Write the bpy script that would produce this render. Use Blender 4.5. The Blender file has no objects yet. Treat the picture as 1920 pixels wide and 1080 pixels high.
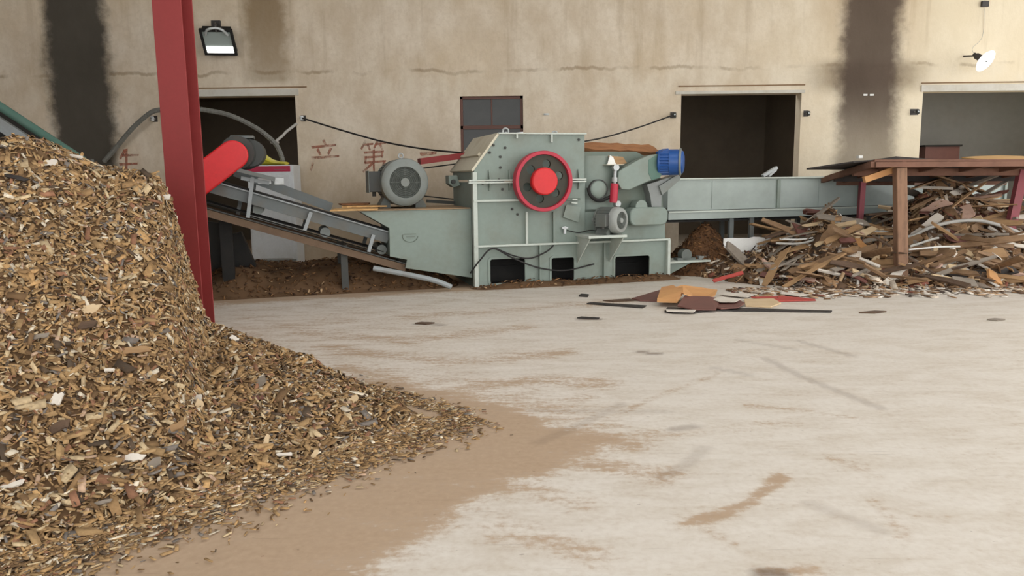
import bpy, bmesh, math, random
import numpy as np
from mathutils import Vector, Matrix

random.seed(7)
rng = np.random.default_rng(11)
SC = bpy.context.scene
COL = SC.collection

# ------------------------------------------------------------------ camera
FPX = 1400.0
TH, ROLL, CAM_H = math.radians(8.33), 0.012, 1.65
FW = Vector((0, math.cos(TH), -math.sin(TH)))
U0 = Vector((0, math.sin(TH), math.cos(TH)))
R0 = Vector((1, 0, 0))
RT = R0 * math.cos(ROLL) - U0 * math.sin(ROLL)
UP = U0 * math.cos(ROLL) + R0 * math.sin(ROLL)
CAM = Vector((0, 0, CAM_H))
cam_data = bpy.data.cameras.new('camera')
cam_data.sensor_width = 36.0
cam_data.lens = 36.0 * FPX / 1920.0
cam_data.clip_end = 200
cam = bpy.data.objects.new('camera', cam_data)
COL.objects.link(cam)
mw = Matrix((RT, UP, -FW)).transposed().to_4x4()
mw.translation = CAM
cam.matrix_world = mw
SC.camera = cam

# ------------------------------------------------------------------ view, sky, light
SC.view_settings.view_transform = 'Standard'
SC.view_settings.look = 'None'
SC.view_settings.gamma = 1.0
SC.view_settings.use_curve_mapping = False
SC.view_settings.exposure = 0.36
world = bpy.data.worlds.new('overcast_sky')
SC.world = world
world.use_nodes = True
wn = world.node_tree
wn.nodes['Background'].inputs['Color'].default_value = (1.0, 0.99, 0.975, 1)
wn.nodes['Background'].inputs['Strength'].default_value = 2.6

WALL_Y = 15.6


def ray(px, py):
    return FW + RT * ((px - 960) / FPX) + UP * ((540 - py) / FPX)


def at_y(px, py, y):
    d = ray(px, py)
    return CAM + d * (y / d.y)


def ground(px, py, z=0.0):
    d = ray(px, py)
    return CAM + d * ((z - CAM_H) / d.z)


# machine frame: along the chipper line (s), away from the camera (d), up (z)
PSI = math.radians(16.5)
M0 = ground(893, 541)
E1 = Vector((math.cos(PSI), math.sin(PSI), 0))
E2 = Vector((-math.sin(PSI), math.cos(PSI), 0))


def P(px, py, d=0.0):
    q = ray(px, py)
    o = M0 + E2 * d
    w = CAM + q * ((o - CAM).dot(E2) / q.dot(E2)) - M0
    return Vector((w.dot(E1), d, w.z))


def m2w(p):
    p = Vector(p)
    return M0 + E1 * p.x + E2 * p.y + Vector((0, 0, p.z))


# ------------------------------------------------------------------ materials
def lin(c):
    return tuple(((v / 255.0) / 12.92 if v <= 10 else (((v / 255.0) + 0.055) / 1.055) ** 2.4) for v in c)


class NT:
    def __init__(self, name):
        self.m = bpy.data.materials.new(name)
        self.m.use_nodes = True
        self.t = self.m.node_tree
        self.b = self.t.nodes['Principled BSDF']

    def node(self, typ, **kw):
        n = self.t.nodes.new(typ)
        for k, v in kw.items():
            if k.startswith('_'):
                setattr(n, k[1:], v)
        return n

    def put(self, sock, v):
        if hasattr(v, 'is_output'):
            self.t.links.new(v, sock)
        elif isinstance(v, (tuple, list)) and len(v) == 3 and sock.type == 'RGBA':
            sock.default_value = (*v, 1)
        else:
            sock.default_value = v

    def math(self, op, a, b=0.0, clamp=False):
        n = self.node('ShaderNodeMath', _operation=op, _use_clamp=clamp)
        self.put(n.inputs[0], a)
        self.put(n.inputs[1], b)
        return n.outputs[0]

    def mix(self, f, a, b, blend='MIX'):
        n = self.node('ShaderNodeMix', _data_type='RGBA', _blend_type=blend)
        self.put(n.inputs[0], f)
        self.put(n.inputs[6], a)
        self.put(n.inputs[7], b)
        return n.outputs[2]

    def smooth(self, v, lo, hi, a=0.0, b=1.0):
        n = self.node('ShaderNodeMapRange', _interpolation_type='SMOOTHSTEP')
        self.put(n.inputs[0], v)
        self.put(n.inputs[1], lo)
        self.put(n.inputs[2], hi)
        self.put(n.inputs[3], a)
        self.put(n.inputs[4], b)
        return n.outputs[0]

    def coords(self, which='Object'):
        return self.node('ShaderNodeTexCoord').outputs[which]

    def scaled(self, vec, s, rot=(0, 0, 0), loc=(0, 0, 0)):
        n = self.node('ShaderNodeMapping')
        self.put(n.inputs[0], vec)
        n.inputs['Location'].default_value = loc
        n.inputs['Rotation'].default_value = rot
        n.inputs['Scale'].default_value = s
        return n.outputs[0]

    def noise(self, vec, scale, detail=4, rough=0.55, dist=0.0):
        n = self.node('ShaderNodeTexNoise')
        self.put(n.inputs['Vector'], vec)
        n.inputs['Scale'].default_value = scale
        n.inputs['Detail'].default_value = detail
        n.inputs['Roughness'].default_value = rough
        n.inputs['Distortion'].default_value = dist
        return n.outputs['Fac']

    def xyz(self, vec):
        n = self.node('ShaderNodeSeparateXYZ')
        self.put(n.inputs[0], vec)
        return n.outputs

    def bump(self, h, strength=0.3, dist=0.02):
        n = self.node('ShaderNodeBump')
        self.put(n.inputs['Height'], h)
        n.inputs['Strength'].default_value = strength
        n.inputs['Distance'].default_value = dist
        self.t.links.new(n.outputs[0], self.b.inputs['Normal'])

    def done(self, col, rough=0.7, metal=0.0, spec=0.4):
        self.put(self.b.inputs['Base Color'], col)
        self.put(self.b.inputs['Roughness'], rough)
        self.put(self.b.inputs['Metallic'], metal)
        self.b.inputs['Specular IOR Level'].default_value = spec
        return self.m


def simple(name, c, c2=None, rough=0.6, scale=3.0, amt=0.6, metal=0.0, bump=0.0, stretch=(1, 1, 1), lo=0.42, hi=0.7, spec=0.4):
    """a base colour with patches of a second colour (dust, wear, grain)"""
    n = NT(name)
    a = lin(c)
    b = lin(c2) if c2 else tuple(v * 0.8 for v in a)
    v = n.scaled(n.coords(), stretch)
    nz = n.noise(v, scale, 6, 0.6)
    f = n.math('MULTIPLY', n.smooth(nz, lo, hi), amt)
    fine = n.noise(v, scale * 9, 3, 0.6)
    col = n.mix(f, a, b)
    col = n.mix(0.35, col, n.mix(fine, tuple(x * 0.72 for x in a), tuple(min(1, x * 1.22) for x in a)))
    if bump:
        n.bump(fine, bump, 0.01)
    return n.done(col, rough, metal, spec)


M = {}
M['green'] = simple('grey_green_paint', (127, 140, 132), (112, 110, 96), 0.5, 1.6, 0.6)
M['green_light'] = simple('lit_machine_green', (184, 192, 184), (158, 156, 138), 0.5, 4, 0.5)  # machine green lightened; top light on the flanges is put into the colour
M['green_dark'] = simple('dusty_green_paint', (104, 116, 106), (98, 94, 76), 0.6, 2.2, 0.6)
M['green_teal'] = simple('teal_green_paint', (78, 110, 98), (100, 116, 106), 0.5, 3, 0.4)
M['cover'] = simple('dusty_beige_cover_paint', (200, 194, 174), (170, 156, 128), 0.6, 3, 0.6)
M['feed'] = simple('pale_feeder_paint', (152, 162, 157), (126, 136, 128), 0.38, 0.8, 0.8)
M['red'] = simple('bright_red_paint', (206, 40, 44), (176, 40, 40), 0.45, 3, 0.5)
M['redrim'] = simple('worn_red_rim_paint', (178, 42, 62), (140, 52, 60), 0.45, 5, 0.5)
M['redpost'] = simple('oxide_red_paint', (142, 58, 57), (128, 58, 55), 0.6, 2.2, 0.5, spec=0.25)
M['pinkred'] = simple('faded_pink_red_paint', (146, 78, 86), (124, 84, 82), 0.7, 6, 0.6)
M['web'] = simple('dark_casting', (60, 60, 52), (84, 76, 60), 0.7, 6, 0.4)
M['black'] = simple('black_rubber', (30, 29, 28), (50, 47, 42), 0.75, 5, 0.5)
M['darkmetal'] = simple('dark_grey_metal', (66, 68, 66), (86, 78, 64), 0.6, 5, 0.5)
M['motor'] = simple('motor_grey_paint', (98, 104, 100), (112, 108, 94), 0.5, 4, 0.5)
M['motor_pale'] = simple('pale_motor_grey_paint', (122, 128, 124), (108, 104, 90), 0.5, 4, 0.5)
M['motor_light'] = simple('light_grey_fan_cover', (150, 154, 150), (122, 120, 108), 0.5, 4, 0.5)
M['grille'] = simple('dark_grille', (90, 95, 90), (74, 76, 70), 0.6, 8, 0.5)
M['steel'] = simple('worn_bright_steel', (176, 180, 180), (130, 124, 110), 0.4, 7, 0.5, metal=0.3)
M['rail'] = simple('dusty_grey_rail', (104, 110, 110), (110, 98, 80), 0.6, 3, 0.6)
M['rail_light'] = simple('pale_grey_rail', (150, 156, 158), (124, 118, 104), 0.5, 4, 0.5)
M['rail_brown'] = simple('sawdust_covered_rail', (112, 92, 74), (84, 66, 52), 0.85, 4, 0.6, bump=0.3)
M['blue'] = simple('blue_motor_paint', (38, 82, 148), (30, 62, 118), 0.35, 4, 0.5)
M['grey'] = simple('plain_grey_enamel', (130, 134, 132), (108, 106, 98), 0.5, 3, 0.5)
M['white'] = simple('off_white_enamel', (206, 210, 212), (184, 184, 178), 0.4, 3, 0.5)
M['magenta'] = simple('crimson_stripe', (176, 28, 66), (150, 30, 60), 0.4, 5, 0.4)
M['yellow'] = simple('yellow_plastic', (206, 196, 60), (170, 158, 52), 0.5, 8, 0.6)
M['frame_brown'] = simple('brown_window_paint', (98, 66, 56), (82, 62, 54), 0.6, 6, 0.5)
M['ply'] = simple('pale_plywood', (198, 158, 104), (168, 122, 74), 0.8, 3, 0.7, stretch=(1, 6, 6))
M['bark'] = simple('rough_brown_bark', (142, 98, 64), (102, 68, 46), 0.9, 4, 0.7, bump=0.6, stretch=(1, 6, 6))
M['rust'] = simple('rusty_brown_sheet', (124, 90, 74), (92, 66, 54), 0.85, 3, 0.7, bump=0.3)
M['rustpost'] = simple('weathered_timber_post', (142, 110, 88), (96, 76, 62), 0.85, 3, 0.9, stretch=(5, 5, 1))
M['darkboard'] = simple('dark_weathered_board', (52, 48, 46), (78, 66, 58), 0.85, 3, 0.6)
M['mulch'] = simple('dark_sawdust', (112, 80, 52), (76, 56, 40), 0.95, 6, 0.8, bump=1.0)
M['conduit'] = simple('grey_corrugated_conduit', (120, 120, 114), (96, 94, 86), 0.6, 4, 0.5)
M['cable'] = simple('black_cable_sheath', (36, 34, 34), (54, 50, 46), 0.6, 4, 0.4)
M['insul'] = simple('dark_bracket_metal', (60, 56, 54), (90, 84, 78), 0.6, 9, 0.5)
M['pipe'] = simple('pale_plastic_pipe', (176, 174, 168), (140, 134, 126), 0.5, 5, 0.5)
M['whitesheet'] = simple('white_plastic_sheet', (226, 226, 222), (198, 196, 188), 0.5, 5, 0.5)
M['glassdark'] = simple('dusty_window_glass', (52, 53, 51), (66, 66, 62), 0.22, 3, 0.5, spec=0.25)
M['dusttop'] = simple('sawdust_dusted_sheet', (150, 126, 98), (128, 104, 78), 0.9, 3, 0.6)
M['lintel'] = simple('white_painted_lintel', (196, 192, 182), (170, 160, 140), 0.8, 3, 0.6)
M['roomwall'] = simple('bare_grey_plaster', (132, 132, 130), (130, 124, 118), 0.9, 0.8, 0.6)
M['roomdark'] = simple('dark_brown_plaster', (112, 103, 92), (86, 80, 70), 0.9, 0.8, 0.6)  # even darker plaster for the left and middle rooms
M['roof'] = simple('grey_roof_sheet', (150, 150, 146), (124, 120, 112), 0.8, 1, 0.5)
WOODS = {
    'brown': simple('brown_bark_wood', (136, 108, 80), (98, 76, 56), 0.85, 3, 0.7, bump=0.5, stretch=(1, 6, 6)),
    'dark': simple('dark_wet_wood', (96, 76, 60), (66, 54, 46), 0.85, 3, 0.7, bump=0.5, stretch=(1, 6, 6)),
    'tan': simple('tan_split_wood', (158, 126, 90), (128, 98, 68), 0.8, 3, 0.7, stretch=(1, 6, 6)),
    'orange': simple('orange_tan_board', (198, 148, 96), (176, 120, 76), 0.7, 2, 0.6, stretch=(1, 3, 3)),
    'pale': simple('pale_fresh_wood', (206, 182, 146), (186, 156, 118), 0.75, 3, 0.6, stretch=(1, 6, 6)),
    'whitish': simple('whitish_veneer', (214, 206, 194), (190, 178, 162), 0.7, 3, 0.5),
    'grey': simple('weathered_grey_wood', (138, 128, 116), (108, 98, 86), 0.85, 3, 0.7, stretch=(1, 6, 6)),
    'reddish': simple('reddish_brown_film_board', (112, 74, 66), (92, 62, 56), 0.55, 3, 0.5),
    'pinkish': simple('pinkish_split_wood', (190, 158, 140), (160, 126, 108), 0.8, 3, 0.6, stretch=(1, 6, 6)),
    'redpaint': simple('red_painted_offcut', (178, 74, 66), (150, 66, 56), 0.6, 4, 0.5),
    'black': simple('black_film_board', (46, 42, 40), (70, 62, 56), 0.6, 3, 0.5),
}


def paint_mat():
    n = NT('faded_red_wall_paint')
    v = n.coords()
    nz = n.noise(v, 4.0, 6, 0.7)
    a = n.smooth(nz, 0.36, 0.66, 0.04, 0.62)
    n.b.inputs['Base Color'].default_value = (*lin((180, 118, 96)), 1)
    n.b.inputs['Roughness'].default_value = 0.9
    n.put(n.b.inputs['Alpha'], a)
    return n.m


M['wallpaint'] = paint_mat()


def chip_mat():
    n = NT('mixed_wood_chips')
    at = n.node('ShaderNodeAttribute', _attribute_name='chip')
    v = n.coords()
    nz = n.noise(v, 40, 3, 0.6)
    col = n.mix(n.smooth(nz, 0.35, 0.7, 0.0, 0.35), at.outputs['Color'], lin((96, 72, 50)))
    return n.done(col, 0.85, 0, 0.2)


M['chips'] = chip_mat()


# ------------------------------------------------------------------ mesh builder
class MB:
    def __init__(self):
        self.v, self.f = [], []

    def add(self, verts, faces):
        b = len(self.v)
        self.v += [Vector(p) for p in verts]
        self.f += [tuple(b + i for i in f) for f in faces]
        return self

    def box(self, lo, hi):
        x0, y0, z0 = lo
        x1, y1, z1 = hi
        return self.add([(x0, y0, z0), (x1, y0, z0), (x1, y1, z0), (x0, y1, z0), (x0, y0, z1), (x1, y0, z1), (x1, y1, z1), (x0, y1, z1)],
                        [(0, 3, 2, 1), (4, 5, 6, 7), (0, 1, 5, 4), (1, 2, 6, 5), (2, 3, 7, 6), (3, 0, 4, 7)])

    def obox(self, c, ax, ay, az, size):
        """box about c with axes ax, ay, az"""
        c = Vector(c)
        a, b, d = (Vector(ax).normalized() * size[0] / 2, Vector(ay).normalized() * size[1] / 2, Vector(az).normalized() * size[2] / 2)
        pts = [c + a * i + b * j + d * k for k in (-1, 1) for i, j in ((-1, -1), (1, -1), (1, 1), (-1, 1))]
        return self.add(pts, [(0, 3, 2, 1), (4, 5, 6, 7), (0, 1, 5, 4), (1, 2, 6, 5), (2, 3, 7, 6), (3, 0, 4, 7)])

    def beam(self, p, q, w, h, up=(0, 0, 1)):
        p, q = Vector(p), Vector(q)
        ax = (q - p).normalized()
        ay = Vector(up).cross(ax)
        if ay.length < 1e-4:
            ay = Vector((1, 0, 0))
        ay.normalize()
        az = ax.cross(ay)
        return self.obox((p + q) / 2, ax, ay, az, ((q - p).length, w, h))

    def prism(self, pts, off):
        """flat polygon pts moved by off"""
        n = len(pts)
        off = Vector(off)
        pts = [Vector(p) for p in pts]
        return self.add(pts + [p + off for p in pts], [tuple(range(n)), tuple(range(2 * n - 1, n - 1, -1))] + [(i, (i + 1) % n, n + (i + 1) % n, n + i) for i in range(n)])

    def plate(self, loops, off):
        """flat plate with holes: loops[0] outline, the rest holes; extruded by off"""
        bm = bmesh.new()
        es = []
        for lp in loops:
            vs = [bm.verts.new(p) for p in lp]
            es += [bm.edges.new((vs[i], vs[(i + 1) % len(vs)])) for i in range(len(vs))]
        bm.verts.index_update()
        bmesh.ops.triangle_fill(bm, edges=es, use_beauty=True)
        bm.verts.index_update()
        vs = [v.co.copy() for v in bm.verts]
        tris = [tuple(v.index for v in f.verts) for f in bm.faces]
        bm.free()
        n = len(vs)
        off = Vector(off)
        faces = tris + [tuple(n + i for i in reversed(t)) for t in tris]
        k = 0
        for lp in loops:
            m = len(lp)
            faces += [(k + i, k + (i + 1) % m, n + k + (i + 1) % m, n + k + i) for i in range(m)]
            k += m
        return self.add(vs + [v + off for v in vs], faces)

    def lathe(self, o, axis, prof, seg=32, closed=False):
        """profile [(radius, distance along axis)] turned about the axis through o"""
        o, ax = Vector(o), Vector(axis).normalized()
        e = Vector((0, 0, 1)) if abs(ax.z) < 0.9 else Vector((1, 0, 0))
        u = ax.cross(e).normalized()
        w = ax.cross(u)
        vs, fs = [], []
        for r, t in prof:
            for i in range(seg):
                a = 2 * math.pi * i / seg
                vs.append(o + ax * t + (u * math.cos(a) + w * math.sin(a)) * r)
        m = len(prof)
        for j in range(m if closed else m - 1):
            for i in range(seg):
                a, b = j * seg, ((j + 1) % m) * seg
                fs.append((a + i, a + (i + 1) % seg, b + (i + 1) % seg, b + i))
        if not closed:
            if prof[0][0] > 1e-5:
                fs.append(tuple(range(seg - 1, -1, -1)))
            if prof[-1][0] > 1e-5:
                fs.append(tuple((m - 1) * seg + i for i in range(seg)))
        return self.add(vs, fs)

    def cyl(self, p, q, r, seg=20, r2=None):
        p, q = Vector(p), Vector(q)
        return self.lathe(p, q - p, [(r, 0), (r if r2 is None else r2, (q - p).length)], seg)

    def tube(self, pts, r, seg=8, ridge=0.0):
        pts = [Vector(p) for p in pts]
        vs, fs = [], []
        n = len(pts)
        prev = None
        for i, p in enumerate(pts):
            t = (pts[min(i + 1, n - 1)] - pts[max(i - 1, 0)]).normalized()
            if prev is None:
                e = Vector((0, 0, 1)) if abs(t.z) < 0.9 else Vector((1, 0, 0))
                u = t.cross(e).normalized()
            else:
                u = (prev - t * prev.dot(t)).normalized()
            prev = u
            w = t.cross(u)
            rr = r * (1 + (ridge if i % 2 else 0))
            for k in range(seg):
                a = 2 * math.pi * k / seg
                vs.append(p + (u * math.cos(a) + w * math.sin(a)) * rr)
        for i in range(n - 1):
            for k in range(seg):
                fs.append((i * seg + k, i * seg + (k + 1) % seg, (i + 1) * seg + (k + 1) % seg, (i + 1) * seg + k))
        fs.append(tuple(range(seg - 1, -1, -1)))
        fs.append(tuple((n - 1) * seg + k for k in range(seg)))
        return self.add(vs, fs)

    def strip(self, c, along, normal, L, W, T, curl=0.0, jag=0.0, n=7, twist=0.0, side=0.0):
        """a board or a curled sheet: bends by curl along its length, ragged ends and edges by jag"""
        c, a, nn = Vector(c), Vector(along).normalized(), Vector(normal)
        nn = (nn - a * nn.dot(a)).normalized()
        s = nn.cross(a)
        vs, fs = [], []
        for i in range(n + 1):
            t = i / n - 0.5
            ctr = c + a * (t * L) + nn * (curl * (0.25 - t * t) * L) + s * (side * t * t * L)
            tw = twist * t
            ss = s * math.cos(tw) + nn * math.sin(tw)
            n2 = nn * math.cos(tw) - s * math.sin(tw)
            e = jag * W * 0.5
            w0 = W / 2 + random.uniform(-e, e) * 0.5
            w1 = W / 2 + random.uniform(-e, e) * 0.5
            if i in (0, n):
                w0 *= 1 - jag * random.uniform(0.1, 0.9)
                w1 *= 1 - jag * random.uniform(0.1, 0.9)
            k0, k1 = (a * (random.uniform(-1, 1) * jag * W) for _ in range(2)) if i in (0, n) else (Vector(), Vector())
            vs += [ctr - ss * w0 + k0 - n2 * T / 2, ctr + ss * w1 + k1 - n2 * T / 2, ctr + ss * w1 + k1 + n2 * T / 2, ctr - ss * w0 + k0 + n2 * T / 2]
        for i in range(n):
            for k in range(4):
                fs.append((i * 4 + k, i * 4 + (k + 1) % 4, (i + 1) * 4 + (k + 1) % 4, (i + 1) * 4 + k))
        fs += [(3, 2, 1, 0), tuple(n * 4 + k for k in range(4))]
        return self.add(vs, fs)

    def build(self, name, mat, off=(0, 0, 0), smooth=False, bevel=0.0, angle=35):
        off = Vector(off)
        me = bpy.data.meshes.new(name)
        me.from_pydata([p - off for p in self.v], [], self.f)
        bm = bmesh.new()
        bm.from_mesh(me)
        bmesh.ops.recalc_face_normals(bm, faces=bm.faces)
        bm.to_mesh(me)
        bm.free()
        me.materials.append(mat)
        if smooth:
            me.shade_smooth()
            me.set_sharp_from_angle(angle=math.radians(angle))
        o = bpy.data.objects.new(name, me)
        COL.objects.link(o)
        if bevel:
            md = o.modifiers.new('bevel', 'BEVEL')
            md.width = bevel
            md.segments = 2
            md.limit_method = 'ANGLE'
            md.angle_limit = math.radians(40)
        return o


def tag(o, label, cat, group=None):
    o['label'] = label
    o['category'] = cat
    o['kind'] = 'thing'
    if group:
        o['group'] = group
    return o


class Thing:
    """an Empty at the thing's base; parts are given in world ('W') or machine ('M') coordinates"""

    def __init__(self, name, label, cat, base, frame='W', group=None):
        self.o = bpy.data.objects.new(name, None)
        COL.objects.link(self.o)
        self.o.empty_display_size = 0.2
        self.base = Vector(base)
        if frame == 'M':
            self.o.location = m2w(base)
            self.o.rotation_euler = (0, 0, PSI)
        else:
            self.o.location = self.base
        tag(self.o, label, cat, group)

    def part(self, name, mb, mat, parent=None, label=None, **kw):
        o = mb.build(name, mat, self.base, **kw)
        o.parent = parent or self.o
        if label:
            o['label'] = label
        return o


def single(name, mb, mat, label, cat, base, frame='W', group=None, **kw):
    o = mb.build(name, mat, base, **kw)
    if frame == 'M':
        o.location = m2w(base)
        o.rotation_euler = (0, 0, PSI)
    else:
        o.location = Vector(base)
    return tag(o, label, cat, group)


def struct(name, mb, mat, **kw):
    o = mb.build(name, mat, **kw)
    o['kind'] = 'structure'
    return o


def spline(pts, n=12):
    """Catmull-Rom through pts"""
    pts = [Vector(p) for p in pts]
    q = [pts[0] * 2 - pts[1]] + pts + [pts[-1] * 2 - pts[-2]]
    out = []
    for i in range(1, len(q) - 2):
        a, b, c, d = q[i - 1], q[i], q[i + 1], q[i + 2]
        for k in range(n):
            t = k / n
            out.append(0.5 * ((2 * b) + (c - a) * t + (2 * a - 5 * b + 4 * c - d) * t * t + (3 * b - a - 3 * c + d) * t ** 3))
    out.append(pts[-1])
    return out


def circle(c, r, n=24, ax=Vector((1, 0, 0)), ay=Vector((0, 0, 1))):
    return [Vector(c) + ax * (r * math.cos(2 * math.pi * i / n)) + ay * (r * math.sin(2 * math.pi * i / n)) for i in range(n)]


def rrect(x0, z0, x1, z1, r, y, n=5):
    out = []
    for cx, cz, a0 in ((x1 - r, z1 - r, 0), (x0 + r, z1 - r, 90), (x0 + r, z0 + r, 180), (x1 - r, z0 + r, 270)):
        for k in range(n + 1):
            a = math.radians(a0 + 90 * k / n)
            out.append(Vector((cx + r * math.cos(a), y, cz + r * math.sin(a))))
    return out

# ------------------------------------------------------------------ the building
def vnoise(x, y, seed=0):
    """smooth value noise on arrays"""
    def h(ix, iy):
        v = np.sin(ix * 127.1 + iy * 311.7 + seed * 74.7) * 43758.5453
        return v - np.floor(v)
    ix, iy = np.floor(x), np.floor(y)
    fx, fy = x - ix, y - iy
    fx, fy = fx * fx * (3 - 2 * fx), fy * fy * (3 - 2 * fy)
    return (h(ix, iy) * (1 - fx) + h(ix + 1, iy) * fx) * (1 - fy) + (h(ix, iy + 1) * (1 - fx) + h(ix + 1, iy + 1) * fx) * fy


def fbm(x, y, seed=0, oct=4):
    s, a, t = 0, 0.5, 0
    for k in range(oct):
        s = s + a * vnoise(x * 2 ** k, y * 2 ** k, seed + k * 13)
        t += a
        a *= 0.55
    return s / t


def sstep(v, lo, hi):
    t = np.clip((v - lo) / (hi - lo), 0, 1)
    return t * t * (3 - 2 * t)


def seg_dist(X, Y, pts):
    """distance to a polyline and the share of its length, for tracks and smears"""
    best = np.full(X.shape, 1e9)
    for (x0, y0), (x1, y1) in zip(pts[:-1], pts[1:]):
        dx, dy = x1 - x0, y1 - y0
        t = np.clip(((X - x0) * dx + (Y - y0) * dy) / (dx * dx + dy * dy + 1e-9), 0, 1)
        best = np.minimum(best, np.hypot(X - x0 - t * dx, Y - y0 - t * dy))
    return best


def grid_mesh(name, xs, ys, Z, mat, attrs=None):
    nx, ny = len(xs), len(ys)
    XX, YY = np.meshgrid(xs, ys)
    co = np.stack([XX.ravel(), YY.ravel(), Z.ravel()], 1)
    i = np.arange(nx * ny).reshape(ny, nx)
    q = np.stack([i[:-1, :-1].ravel(), i[:-1, 1:].ravel(), i[1:, 1:].ravel(), i[1:, :-1].ravel()], 1)
    me = bpy.data.meshes.new(name)
    me.vertices.add(len(co))
    me.vertices.foreach_set('co', co.ravel())
    me.loops.add(q.size)
    me.loops.foreach_set('vertex_index', q.ravel())
    me.polygons.add(len(q))
    me.polygons.foreach_set('loop_start', np.arange(0, q.size, 4))
    me.polygons.foreach_set('loop_total', np.full(len(q), 4))
    me.update(calc_edges=True)
    for k, a in (attrs or {}).items():
        at = me.attributes.new(k, 'FLOAT', 'POINT')
        at.data.foreach_set('value', a.ravel().astype(np.float32))
    me.materials.append(mat)
    me.shade_smooth()
    o = bpy.data.objects.new(name, me)
    COL.objects.link(o)
    return o


# ---- chip pile shape (also used for the dust round its toe)
TX, TY = -2.27, 2.93
NX, NY = -0.745, 0.668


def toe_d(X, Y):
    return (X - TX) * NX + (Y - TY) * NY


def pile_h(X, Y, noise=True):
    wob = (fbm(X * 1.3 + 5, Y * 1.3, 3) - 0.5) * 0.5 if noise else 0.0
    d1 = toe_d(X, Y) + wob * 0.8
    u = X / np.maximum(Y, 0.5) + wob * 0.03
    dp = np.maximum(d1, 0)
    tall = 0.26 * dp + 0.17 * dp * dp
    cap = np.interp(u, [-0.80, -0.69, -0.635, -0.60, -0.55, -0.50, -0.46, -0.4], [2.02, 1.95, 1.98, 1.93, 1.80, 1.73, 1.68, 1.6])
    cap = cap - np.maximum(Y - 7.3, 0) * 0.75 + wob * 0.25
    k = 0.12
    hh = np.clip(0.5 + 0.5 * (cap - tall) / k, 0, 1)
    tall = cap * (1 - hh) + tall * hh - k * hh * (1 - hh)
    low = 0.19 * dp
    # back of the low apron falls from a line between the tip and the post
    bx, by = -0.46, 4.95
    d2 = -((X - bx) * 0.648 + (Y - by) * 0.762) - 0.06 + 0.15 * np.clip(toe_d(X, Y), 0, 1.8) + wob * 0.25
    low = np.minimum(low, np.maximum(d2, 0) * 0.8)
    low = np.minimum(low, 0.42 + 0.0 * X)
    w = sstep(-u, 0.412, 0.474)
    h = low * (1 - w) + np.maximum(tall, low * 0) * w
    if noise:
        h = h + np.where(h > 0.02, (fbm(X * 5, Y * 5, 9) - 0.5) * 0.12 * np.clip(h / 0.3, 0, 1), 0)
    return np.maximum(h, 0)


# ---- floor: concrete with sawdust
def floor_mat():
    n = NT('dusty_concrete')
    v = n.coords()
    at = n.node('ShaderNodeAttribute', _attribute_name='dust').outputs['Fac']
    sc = n.node('ShaderNodeAttribute', _attribute_name='scuff').outputs['Fac']
    n1 = n.noise(n.scaled(v, (0.8, 2.0, 1), (0, 0, 0.25)), 2.2, 8, 0.68, 0.4)
    n2 = n.noise(n.scaled(v, (1.2, 6.0, 1), (0, 0, 0.12)), 2.4, 6, 0.65)
    n3 = n.noise(v, 24, 4, 0.6)
    s = n.math('ADD', at, n.math('MULTIPLY', n.math('SUBTRACT', n1, 0.5), 0.95))
    s = n.math('ADD', s, n.math('MULTIPLY', n.math('SUBTRACT', n2, 0.5), 0.85))
    s = n.math('ADD', s, n.math('MULTIPLY', n.math('SUBTRACT', n3, 0.5), 0.8))
    dust = n.math('ADD', n.smooth(s, 0.32, 0.70, 0, 0.6), n.smooth(s, 0.02, 0.9, 0, 0.36))
    conc = n.mix(n.smooth(n1, 0.35, 0.7), lin((214, 207, 197)), lin((202, 193, 180)))
    conc = n.mix(n.smooth(n3, 0.3, 0.8, 0, 0.28), conc, lin((184, 172, 158)))
    dcol = n.mix(n3, lin((156, 131, 106)), lin((184, 160, 134)))
    col = n.mix(dust, conc, dcol)
    # thin dark scratches
    w1 = n.noise(n.scaled(v, (0.7, 26.0, 1), (0, 0, 0.10)), 1.6, 3, 0.6)
    w2 = n.noise(n.scaled(v, (0.9, 30.0, 1), (0, 0, -0.35)), 1.5, 3, 0.6)
    scr = n.math('MAXIMUM', n.smooth(w1, 0.66, 0.76), n.smooth(w2, 0.67, 0.77))
    spk = n.noise(n.scaled(v, (7, 14, 1)), 3.0, 2, 0.5)
    scr = n.math('MAXIMUM', scr, n.smooth(spk, 0.71, 0.76))
    scr = n.math('MAXIMUM', n.math('MULTIPLY', scr, 0.45), sc)
    col = n.mix(n.math('MULTIPLY', scr, 0.85), col, lin((104, 86, 70)))
    n.bump(n3, 0.12, 0.02)
    return n.done(col, n.smooth(s, 0.1, 0.8, 0.55, 0.9), 0, 0.35)


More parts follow.
